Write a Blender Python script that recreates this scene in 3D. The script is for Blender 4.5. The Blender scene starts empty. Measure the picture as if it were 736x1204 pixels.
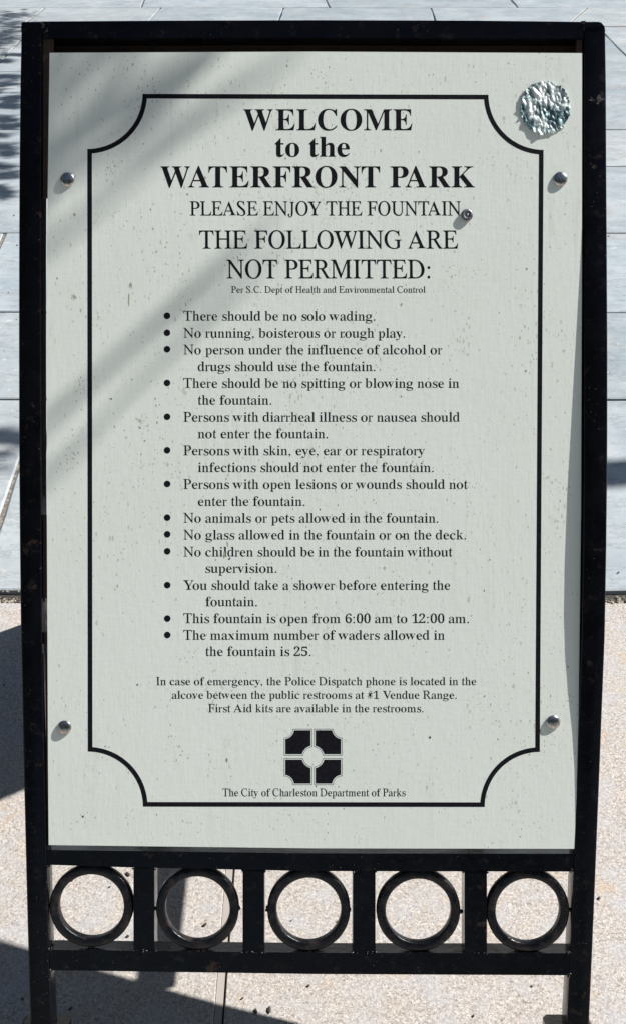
import bpy, bmesh, math, random
from mathutils import Vector, Matrix, noise
from mathutils.geometry import tessellate_polygon

scene = bpy.context.scene
C = scene.collection
rnd = random.Random(7)
R = math.radians

# ---------------------------------------------------------------- camera
F_PX, CX, CY = 1500.0, 368.0, 602.0          # focal length and centre in pixels of the 736 x 1204 photograph
LEAN = R(28.3)                                # the sign leans back this far from upright
PITCH = R(28.3 + 2.3)                         # camera looks down this far
AX = Vector((0, math.cos(PITCH), -math.sin(PITCH)))
UPC = Vector((0, math.sin(PITCH), math.cos(PITCH)))
XR = Vector((1, 0, 0))
U = Vector((0, math.sin(LEAN), math.cos(LEAN)))        # up along the sign
N = Vector((0, -math.cos(LEAN), math.sin(LEAN)))       # out of the sign, towards the viewer

def ray(px, py):
    return AX * F_PX + XR * (px - CX) + UPC * (CY - py)

_a, _b = ray(24, 600), ray(712, 600)
DIST = 0.66 / ((_b * (-1 / _b.dot(N))).x - (_a * (-1 / _a.dot(N))).x)    # the frame is 0.66 m wide
_f = ray(690, 1330); _f = _f * (-DIST / _f.dot(N))
CAM = Vector((0, -_f.y, -_f.z))               # ground is z = 0, the front feet stand on y = 0

cam_data = bpy.data.cameras.new('camera')
cam_data.sensor_fit = 'VERTICAL'; cam_data.sensor_height = 24.0
cam_data.lens = F_PX / 1204.0 * 24.0
cam_data.clip_end = 2000; cam_data.clip_start = 0.05
cam = bpy.data.objects.new('camera', cam_data); C.objects.link(cam)
cam.location = CAM
cam.rotation_euler = (math.pi / 2 - PITCH, 0, 0)
scene.camera = cam

# ---------------------------------------------------------------- light
SH = Vector((0.925, 0.235, 1.0))              # towards the sun, per metre of height
SUN = SH.normalized()
world = bpy.data.worlds.new('World'); scene.world = world; world.use_nodes = True
wn = world.node_tree.nodes; bg = wn['Background']
sky = wn.new('ShaderNodeTexSky'); sky.sky_type = 'NISHITA'; sky.sun_disc = False
sky.sun_elevation = math.asin(SUN.z); sky.sun_rotation = math.atan2(SUN.x, SUN.y)
world.node_tree.links.new(sky.outputs[0], bg.inputs[0])
bg.inputs[1].default_value = 0.05
sd = bpy.data.lights.new('sun', 'SUN'); sd.energy = 5.0; sd.angle = R(0.53); sd.color = (1.0, 0.97, 0.925)
so = bpy.data.objects.new('sun', sd); C.objects.link(so)
so.location = (3, 1, 6); so.rotation_euler = SUN.to_track_quat('Z', 'Y').to_euler()
scene.view_settings.view_transform = 'Standard'; scene.view_settings.look = 'None'
scene.view_settings.exposure = 0.79; scene.view_settings.gamma = 1.0

# ---------------------------------------------------------------- helpers
def G(px, py):
    """point of the ground seen at a pixel of the photograph"""
    d = ray(px, py); d = d * (-CAM.z / d.z)
    return CAM + d

def L(px, py, d=0.0):
    """sign coordinates (x, v) of a measured point of the sign, v along the sign from its foot"""
    r_ = ray(px, py)
    t = (d - CAM.dot(N)) / r_.dot(N)
    p = CAM + r_ * t
    return p.x, p.dot(U)

def front(x, v, d=0.0):
    return XR * x + U * v + N * d

TOPV = L(368, 24)[1]
LEAN2 = R(24.2)
APEX = U * TOPV + Vector((0, 0.084, -0.045))
U2 = Vector((0, -math.sin(LEAN2), math.cos(LEAN2)))
N2 = Vector((0, math.cos(LEAN2), math.sin(LEAN2)))
FOOT2 = APEX - U2 * (APEX.z / U2.z)

def rear(x, v, d=0.0):
    s = (APEX.z / U2.z) / TOPV
    return FOOT2 + XR * (-x * 0.972) + U2 * (v * s) + N2 * d

def link(name, bm, mat, parent=None, off=None, smooth=False, normals=True):
    if normals: bmesh.ops.recalc_face_normals(bm, faces=bm.faces[:])
    if off is not None:
        for v in bm.verts: v.co -= off
    me = bpy.data.meshes.new(name); bm.to_mesh(me); bm.free()
    if smooth:
        for p in me.polygons: p.use_smooth = True
    elif smooth is None:                                # rounded edges, flat faces
        me.shade_smooth(); me.set_sharp_from_angle(angle=R(38))
    o = bpy.data.objects.new(name, me); C.objects.link(o)
    for m in (mat if isinstance(mat, (list, tuple)) else [mat]): me.materials.append(m)
    if parent: o.parent = parent
    if name == 'weld_bead': o['kind'] = 'stuff'
    return o

def tag(o, label=None, cat=None, kind=None, group=None):
    if label: o['label'] = label
    if cat: o['category'] = cat
    if kind: o['kind'] = kind
    if group: o['group'] = group
    return o

def prism(bm, poly, d0, d1, to3=front, bevel=0.0012, segs=2):
    """poly: list of sign coordinates; solid between depths d0 (front) and d1 (back)"""
    a = [bm.verts.new(to3(x, v, d0)) for x, v in poly]
    b = [bm.verts.new(to3(x, v, d1)) for x, v in poly]
    fs = [bm.faces.new(a), bm.faces.new(list(reversed(b)))]
    n = len(a)
    for i in range(n):
        fs.append(bm.faces.new((a[i], b[i], b[(i + 1) % n], a[(i + 1) % n])))
    if bevel:
        es = list({e for f in fs for e in f.edges})
        es = [e for e in es if e.calc_face_angle(0) > 0.5]
        bmesh.ops.bevel(bm, geom=es, offset=bevel, segments=segs, affect='EDGES', profile=0.5)
    return fs

def circ(cx, cy, r, n=48, a0=0.0, a1=2 * math.pi):
    full = abs(a1 - a0 - 2 * math.pi) < 1e-6
    m = n if full else n + 1
    return [(cx + r * math.cos(a0 + (a1 - a0) * i / n), cy + r * math.sin(a0 + (a1 - a0) * i / n)) for i in range(m)]

# ---------------------------------------------------------------- materials
def new_mat(name):
    m = bpy.data.materials.new(name); m.use_nodes = True
    nt = m.node_tree; b = nt.nodes['Principled BSDF']
    return m, nt, b

def nd(nt, kind, **kw):
    n = nt.nodes.new(kind)
    for k, v in kw.items():
        if k.startswith('in_'):
            key = k[3:]
            n.inputs[int(key) if key.isdigit() else key].default_value = v
        else: setattr(n, k, v)
    return n

def ramp(nt, src, stops, interp='LINEAR'):
    r_ = nt.nodes.new('ShaderNodeValToRGB'); r_.color_ramp.interpolation = interp
    els = r_.color_ramp.elements
    while len(els) < len(stops): els.new(0.5)
    for e, (p, c) in zip(els, stops):
        e.position = p; e.color = (c, c, c, 1) if not isinstance(c, tuple) else (*c, 1)
    nt.links.new(src, r_.inputs[0]); return r_.outputs[0]

def mix(nt, fac, a, b, mode='MIX'):
    m = nt.nodes.new('ShaderNodeMix'); m.data_type = 'RGBA'; m.blend_type = mode
    for sock, val in ((0, fac), (6, a), (7, b)):
        if isinstance(val, bpy.types.NodeSocket): nt.links.new(val, m.inputs[sock])
        elif sock == 0: m.inputs[0].default_value = val
        else: m.inputs[sock].default_value = (*val, 1)
    return m.outputs[2]

def coords(nt, scale=(1, 1, 1), rot=(0, 0, 0), kind='Object'):
    tc = nt.nodes.new('ShaderNodeTexCoord'); mp = nt.nodes.new('ShaderNodeMapping')
    mp.inputs['Scale'].default_value = scale; mp.inputs['Rotation'].default_value = rot
    nt.links.new(tc.outputs[kind], mp.inputs[0]); return mp.outputs[0]

def noise_t(nt, vec, scale, detail=3, rough=0.5, out='Fac'):
    n = nd(nt, 'ShaderNodeTexNoise'); n.inputs['Scale'].default_value = scale
    n.inputs['Detail'].default_value = detail; n.inputs['Roughness'].default_value = rough
    nt.links.new(vec, n.inputs['Vector']); return n.outputs[out]

def voro(nt, vec, scale, out='Distance', feature='F1', rnd_=1.0):
    n = nd(nt, 'ShaderNodeTexVoronoi', feature=feature); n.inputs['Scale'].default_value = scale
    n.inputs['Randomness'].default_value = rnd_
    nt.links.new(vec, n.inputs['Vector']); return n.outputs[out]

def bump(nt, b, h, strength, dist, prev=None):
    n = nt.nodes.new('ShaderNodeBump'); n.inputs['Strength'].default_value = strength
    n.inputs['Distance'].default_value = dist; nt.links.new(h, n.inputs['Height'])
    if prev is not None: nt.links.new(prev, n.inputs['Normal'])
    nt.links.new(n.outputs[0], b.inputs['Normal']); return n.outputs[0]

def math_n(nt, op, a, b_=0.0):
    m = nd(nt, 'ShaderNodeMath', operation=op)
    for i, v in enumerate((a, b_)):
        if isinstance(v, bpy.types.NodeSocket): nt.links.new(v, m.inputs[i])
        else: m.inputs[i].default_value = v
    return m.outputs[0]

def mat_paint():
    m, nt, b = new_mat('chipped_black_paint')
    v = coords(nt)
    chips = ramp(nt, noise_t(nt, v, 55, 6, 0.7), [(0.60, 0.0), (0.66, 1.0)])
    cover = ramp(nt, noise_t(nt, v, 9, 3, 0.5), [(0.46, 0.0), (0.58, 0.8)])
    rust = math_n(nt, 'MULTIPLY', chips, cover)
    dust = ramp(nt, noise_t(nt, v, 18, 8, 0.75), [(0.5, 0.0), (0.75, 1.0)])
    c = mix(nt, dust, (0.0022, 0.0024, 0.0038), (0.0055, 0.0058, 0.0082))
    c = mix(nt, ramp(nt, noise_t(nt, v, 70, 5, 0.7), [(0.58, 0.0), (0.68, 0.7)]), c, (0.013, 0.012, 0.014))
    c = mix(nt, rust, c, (0.036, 0.023, 0.019))
    fleck = ramp(nt, voro(nt, v, 190), [(0.05, 1.0), (0.09, 0.0)])
    fl = math_n(nt, 'MULTIPLY', fleck, ramp(nt, noise_t(nt, v, 12, 2), [(0.52, 0.0), (0.58, 1.0)]))
    c = mix(nt, fl, c, (0.14, 0.14, 0.15))
    nt.links.new(c, b.inputs['Base Color'])
    nt.links.new(ramp(nt, noise_t(nt, v, 22, 5, 0.6), [(0.35, 0.07), (0.65, 0.27)]), b.inputs['Roughness'])
    b.inputs['Specular IOR Level'].default_value = 0.17
    n1 = bump(nt, b, noise_t(nt, v, 60, 6, 0.65), 0.5, 0.0012)
    bump(nt, b, rust, 0.6, -0.0006, n1)
    return m

def mat_ring():
    m, nt, b = new_mat('glossy_scuffed_black_paint')
    v = coords(nt)
    c = mix(nt, ramp(nt, noise_t(nt, v, 60, 5, 0.65), [(0.5, 0.0), (0.66, 1.0)]), (0.004, 0.0042, 0.006), (0.026, 0.019, 0.018))
    nt.links.new(c, b.inputs['Base Color'])
    nt.links.new(ramp(nt, noise_t(nt, v, 45, 4, 0.6), [(0.38, 0.12), (0.62, 0.42)]), b.inputs['Roughness'])
    b.inputs['Specular IOR Level'].default_value = 0.35
    bump(nt, b, noise_t(nt, v, 75, 5, 0.6), 0.8, 0.0014)
    return m

def mat_rust():
    m, nt, b = new_mat('rusty_brown_steel')
    v = coords(nt)
    c = mix(nt, noise_t(nt, v, 60, 5, 0.7), (0.012, 0.009, 0.009), (0.085, 0.045, 0.03))
    nt.links.new(c, b.inputs['Base Color']); b.inputs['Roughness'].default_value = 0.75
    return m

def mat_panel():
    m, nt, b = new_mat('weathered_sign_board')
    rot = (-(math.pi / 2 - LEAN), 0, 0)
    v = coords(nt, rot=rot)
    tc = nt.nodes.new('ShaderNodeTexCoord')
    m1 = nd(nt, 'ShaderNodeMapping'); m1.inputs['Rotation'].default_value = rot; nt.links.new(tc.outputs['Object'], m1.inputs[0])
    def stretched(sx, sy):
        s = nd(nt, 'ShaderNodeMapping'); s.inputs['Scale'].default_value = (sx, sy, 1)
        nt.links.new(m1.outputs[0], s.inputs[0]); return s.outputs[0]
    fibre = noise_t(nt, stretched(1, 0.10), 420, 4, 0.6)
    cross = noise_t(nt, stretched(0.25, 1), 260, 2, 0.5)
    base = mix(nt, ramp(nt, noise_t(nt, v, 4, 2, 0.5), [(0.3, 0.0), (0.7, 1.0)]), (0.735, 0.785, 0.725), (0.76, 0.805, 0.755))
    base = mix(nt, ramp(nt, fibre, [(0.3, 0.0), (0.7, 0.3)]), base, (0.66, 0.70, 0.63))
    # grimy flecks, stretched down the board, gathered in patches
    dots = ramp(nt, voro(nt, stretched(1, 0.55), 260), [(0.12, 1.0), (0.22, 0.0)])
    patch = ramp(nt, noise_t(nt, v, 24, 4, 0.65), [(0.50, 0.0), (0.68, 1.0)])
    d1 = math_n(nt, 'MULTIPLY', dots, patch)
    base = mix(nt, math_n(nt, 'MULTIPLY', d1, 0.75), base, (0.26, 0.27, 0.21))
    soil = math_n(nt, 'MULTIPLY', ramp(nt, noise_t(nt, stretched(1, 0.4), 90, 5, 0.7), [(0.60, 0.0), (0.72, 1.0)]),
                  ramp(nt, noise_t(nt, v, 9, 2), [(0.55, 0.0), (0.70, 1.0)]))
    base = mix(nt, math_n(nt, 'MULTIPLY', soil, 0.38), base, (0.38, 0.37, 0.27))
    runs = math_n(nt, 'MULTIPLY', ramp(nt, noise_t(nt, stretched(1, 0.035), 120, 4, 0.7), [(0.56, 0.0), (0.72, 1.0)]),
                  ramp(nt, noise_t(nt, v, 6, 3), [(0.45, 0.0), (0.65, 1.0)]))
    base = mix(nt, math_n(nt, 'MULTIPLY', runs, 0.30), base, (0.47, 0.48, 0.38))
    nt.links.new(base, b.inputs['Base Color'])
    b.inputs['Roughness'].default_value = 0.48; b.inputs['Specular IOR Level'].default_value = 0.3
    n1 = bump(nt, b, fibre, 0.2, 0.0005)
    n2 = bump(nt, b, cross, 0.16, 0.0004, n1)
    n3 = bump(nt, b, noise_t(nt, stretched(1, 0.6), 150, 6, 0.7), 0.16, 0.001, n2)
    bump(nt, b, noise_t(nt, v, 3.5, 2, 0.5), 0.05, 0.02, n3)
    return m

def mat_plain(name, col, rough=0.5, metal=0.0, spec=0.5, bs=0.0, bscale=60, var=None):
    m, nt, b = new_mat(name); v = coords(nt)
    if var:
        nt.links.new(mix(nt, ramp(nt, noise_t(nt, v, bscale, 4, 0.6), [(0.35, 0.0), (0.65, 1.0)]), col, var), b.inputs['Base Color'])
    else: b.inputs['Base Color'].default_value = (*col, 1)
    b.inputs['Roughness'].default_value = rough; b.inputs['Metallic'].default_value = metal
    b.inputs['Specular IOR Level'].default_value = spec
    if bs: bump(nt, b, noise_t(nt, v, bscale, 4, 0.6), bs, 0.001)
    return m

def mat_concrete(smooth=False):
    m, nt, b = new_mat('tooled_concrete' if smooth else 'aggregate_concrete'); v = coords(nt)
    big = ramp(nt, noise_t(nt, v, 2.6, 5, 0.65), [(0.3, 0.0), (0.7, 1.0)])
    base = mix(nt, big, (0.30, 0.272, 0.245), (0.36, 0.33, 0.302))
    if not smooth:
        cell = nd(nt, 'ShaderNodeTexVoronoi'); cell.inputs['Scale'].default_value = 520
        wob = nd(nt, 'ShaderNodeVectorMath', operation='MULTIPLY_ADD')
        nt.links.new(noise_t(nt, v, 240, 3, 0.6, 'Color'), wob.inputs[0]); wob.inputs[1].default_value = (0.006,) * 3; nt.links.new(v, wob.inputs[2])
        nt.links.new(wob.outputs[0], cell.inputs['Vector'])
        sep = nd(nt, 'ShaderNodeSeparateColor'); nt.links.new(cell.outputs['Color'], sep.inputs[0])
        grain = ramp(nt, sep.outputs[0], [(0.0, (0.06, 0.055, 0.052)), (0.10, (0.19, 0.165, 0.15)), (0.30, (0.30, 0.267, 0.24)), (0.65, (0.395, 0.362, 0.335)), (0.92, (0.61, 0.585, 0.56))])
        base = mix(nt, 0.72, base, grain)
        mid = ramp(nt, noise_t(nt, v, 190, 4, 0.75), [(0.36, 0.0), (0.62, 1.0)])
        base = mix(nt, 0.34, base, mix(nt, mid, (0.13, 0.115, 0.105), (0.56, 0.51, 0.46)))
        pits = ramp(nt, voro(nt, v, 75), [(0.04, 1.0), (0.08, 0.0)])
        pits = math_n(nt, 'MULTIPLY', pits, ramp(nt, noise_t(nt, v, 15, 2), [(0.5, 0.0), (0.56, 1.0)]))
        base = mix(nt, pits, base, (0.05, 0.045, 0.04))
        blue = ramp(nt, noise_t(nt, v, 22, 4, 0.6), [(0.45, 0.0), (0.66, 0.45)])
        base = mix(nt, blue, base, (0.36, 0.37, 0.40))
        ochre = ramp(nt, noise_t(nt, v, 14, 5, 0.7), [(0.56, 0.0), (0.70, 0.5)])
        base = mix(nt, ochre, base, (0.42, 0.29, 0.17))
    nt.links.new(base, b.inputs['Base Color']); b.inputs['Roughness'].default_value = 0.85
    b.inputs['Specular IOR Level'].default_value = 0.3
    if smooth: bump(nt, b, noise_t(nt, v, 120, 5, 0.7), 0.25, 0.001)
    else:
        n1 = bump(nt, b, cell.outputs['Distance'], 0.3, 0.0008)
        bump(nt, b, noise_t(nt, v, 500, 4, 0.7), 0.35, 0.0012, n1)
    return m

def mat_slate():
    m, nt, b = new_mat('bluestone')
    tc = nt.nodes.new('ShaderNodeTexCoord'); oi = nt.nodes.new('ShaderNodeObjectInfo')
    cmb = nd(nt, 'ShaderNodeCombineXYZ')
    nt.links.new(math_n(nt, 'MULTIPLY', oi.outputs['Random'], 37.0), cmb.inputs[0])
    nt.links.new(math_n(nt, 'MULTIPLY', oi.outputs['Random'], 91.0), cmb.inputs[1])
    add = nd(nt, 'ShaderNodeVectorMath', operation='ADD')
    nt.links.new(tc.outputs['Object'], add.inputs[0]); nt.links.new(cmb.outputs[0], add.inputs[1])
    v = add.outputs[0]
    tone = ramp(nt, oi.outputs['Random'], [(0.0, (0.19, 0.235, 0.265)), (0.3, (0.30, 0.345, 0.38)), (0.6, (0.35, 0.375, 0.385)), (0.8, (0.25, 0.30, 0.34)), (1.0, (0.31, 0.36, 0.40))])
    cloud = ramp(nt, noise_t(nt, v, 4.5, 7, 0.68), [(0.3, 0.0), (0.72, 1.0)])
    c = mix(nt, cloud, mix(nt, 0.5, tone, (0.17, 0.205, 0.23)), mix(nt, 0.45, tone, (0.48, 0.50, 0.50)))
    stain = ramp(nt, noise_t(nt, v, 6.5, 6, 0.72), [(0.55, 0.0), (0.72, 0.6)])
    c = mix(nt, stain, c, (0.34, 0.27, 0.23))
    s = nd(nt, 'ShaderNodeMapping'); s.inputs['Scale'].default_value = (0.35, 1, 1); nt.links.new(v, s.inputs[0])
    dirt = ramp(nt, noise_t(nt, s.outputs[0], 38, 6, 0.75), [(0.56, 0.0), (0.70, 0.6)])
    c = mix(nt, dirt, c, (0.12, 0.12, 0.125))
    vein = ramp(nt, noise_t(nt, s.outputs[0], 5, 8, 0.8), [(0.485, 0.0), (0.50, 0.55), (0.515, 0.0)])
    c = mix(nt, vein, c, (0.15, 0.155, 0.17))
    chalk = ramp(nt, noise_t(nt, v, 26, 5, 0.7), [(0.60, 0.0), (0.70, 0.5)])
    c = mix(nt, chalk, c, (0.56, 0.58, 0.58))
    nt.links.new(c, b.inputs['Base Color'])
    nt.links.new(ramp(nt, noise_t(nt, v, 20, 4), [(0.3, 0.42), (0.7, 0.62)]), b.inputs['Roughness'])
    b.inputs['Specular IOR Level'].default_value = 0.45
    n1 = bump(nt, b, noise_t(nt, s.outputs[0], 11, 8, 0.65), 0.42, 0.010)
    bump(nt, b, noise_t(nt, v, 160, 4, 0.7), 0.30, 0.0012, n1)
    return m

def mat_foil():
    m, nt, b = new_mat('crumpled_foil')
    v = coords(nt, scale=(1.0, 0.55, 0.55))
    k = noise_t(nt, v, 95, 4, 0.7)
    c = ramp(nt, k, [(0.36, (0.05, 0.08, 0.09)), (0.46, (0.26, 0.34, 0.35)), (0.53, (0.60, 0.66, 0.65)), (0.64, (0.86, 0.88, 0.87))])
    patch = ramp(nt, noise_t(nt, coords(nt), 34, 2, 0.5), [(0.50, 0.0), (0.56, 1.0)])
    c = mix(nt, patch, c, mix(nt, ramp(nt, k, [(0.5, 0.0), (0.6, 1.0)]), (0.05, 0.10, 0.12), (0.34, 0.52, 0.52)))
    nt.links.new(c, b.inputs['Base Color'])
    b.inputs['Metallic'].default_value = 0.2; b.inputs['Roughness'].default_value = 0.45
    bump(nt, b, k, 0.5, 0.001)
    return m

def mat_leaf():
    m, nt, b = new_mat('oak_leaf')
    oi = coords(nt)
    nt.links.new(mix(nt, noise_t(nt, oi, 6, 3), (0.035, 0.075, 0.02), (0.08, 0.12, 0.035)), b.inputs['Base Color'])
    b.inputs['Roughness'].default_value = 0.5
    return m

M = dict(paint=mat_paint(), ring=mat_ring(), gloss=mat_plain('thick_glossy_black_paint', (0.004, 0.004, 0.006), 0.2, spec=0.5, bs=0.8, bscale=160, var=(0.014, 0.011, 0.012)), rust=mat_rust(), panel=mat_panel(),
         edge=mat_plain('board_edge', (0.78, 0.76, 0.72), 0.6, bscale=90, var=(0.6, 0.55, 0.5)),
         ink=mat_plain('black_print', (0.005, 0.005, 0.008), 0.6, spec=0.08, bscale=300, var=(0.012, 0.012, 0.016)),
         greyink=mat_plain('grey_print', (0.20, 0.20, 0.21), 0.5),
         chrome=mat_plain('tarnished_steel', (0.56, 0.54, 0.52), 0.24, metal=1.0, bs=0.15, bscale=320, var=(0.33, 0.29, 0.27)),
         screw=mat_plain('dull_grey_steel', (0.11, 0.11, 0.13), 0.45, metal=0.7, bs=0.4, bscale=400, var=(0.24, 0.23, 0.26)),
         speck=mat_plain('dry_grime', (0.30, 0.29, 0.22), 0.8, bscale=300, var=(0.44, 0.43, 0.34)),
         palespeck=mat_plain('faint_grime', (0.50, 0.52, 0.44), 0.7, bscale=300, var=(0.60, 0.62, 0.55)),
         darkspeck=mat_plain('dark_grime', (0.05, 0.04, 0.03), 0.8),
         foil=mat_foil(), concrete=mat_concrete(), tooled=mat_concrete(True), slate=mat_slate(),
         mortar=mat_plain('sandy_mortar', (0.10, 0.09, 0.08), 0.9, bs=0.5, bscale=180, var=(0.27, 0.22, 0.17)),
         darkjoint=mat_plain('dark_joint', (0.022, 0.020, 0.018), 0.9, bs=0.5, bscale=150, var=(0.06, 0.052, 0.045)),
         sand=mat_plain('joint_sand', (0.25, 0.23, 0.20), 0.9, bs=0.6, bscale=90, var=(0.09, 0.075, 0.06)),
         grit=mat_plain('joint_grit', (0.12, 0.11, 0.085), 0.9, bs=0.5, bscale=150, var=(0.34, 0.29, 0.23)),
         leaf=mat_leaf(), bark=mat_plain('grey_bark', (0.10, 0.085, 0.07), 0.9, bs=0.8, bscale=30, var=(0.17, 0.15, 0.13)),
         soil=mat_plain('distant_paving', (0.28, 0.29, 0.29), 0.9, bs=0.2, bscale=3, var=(0.34, 0.34, 0.33)))

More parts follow.
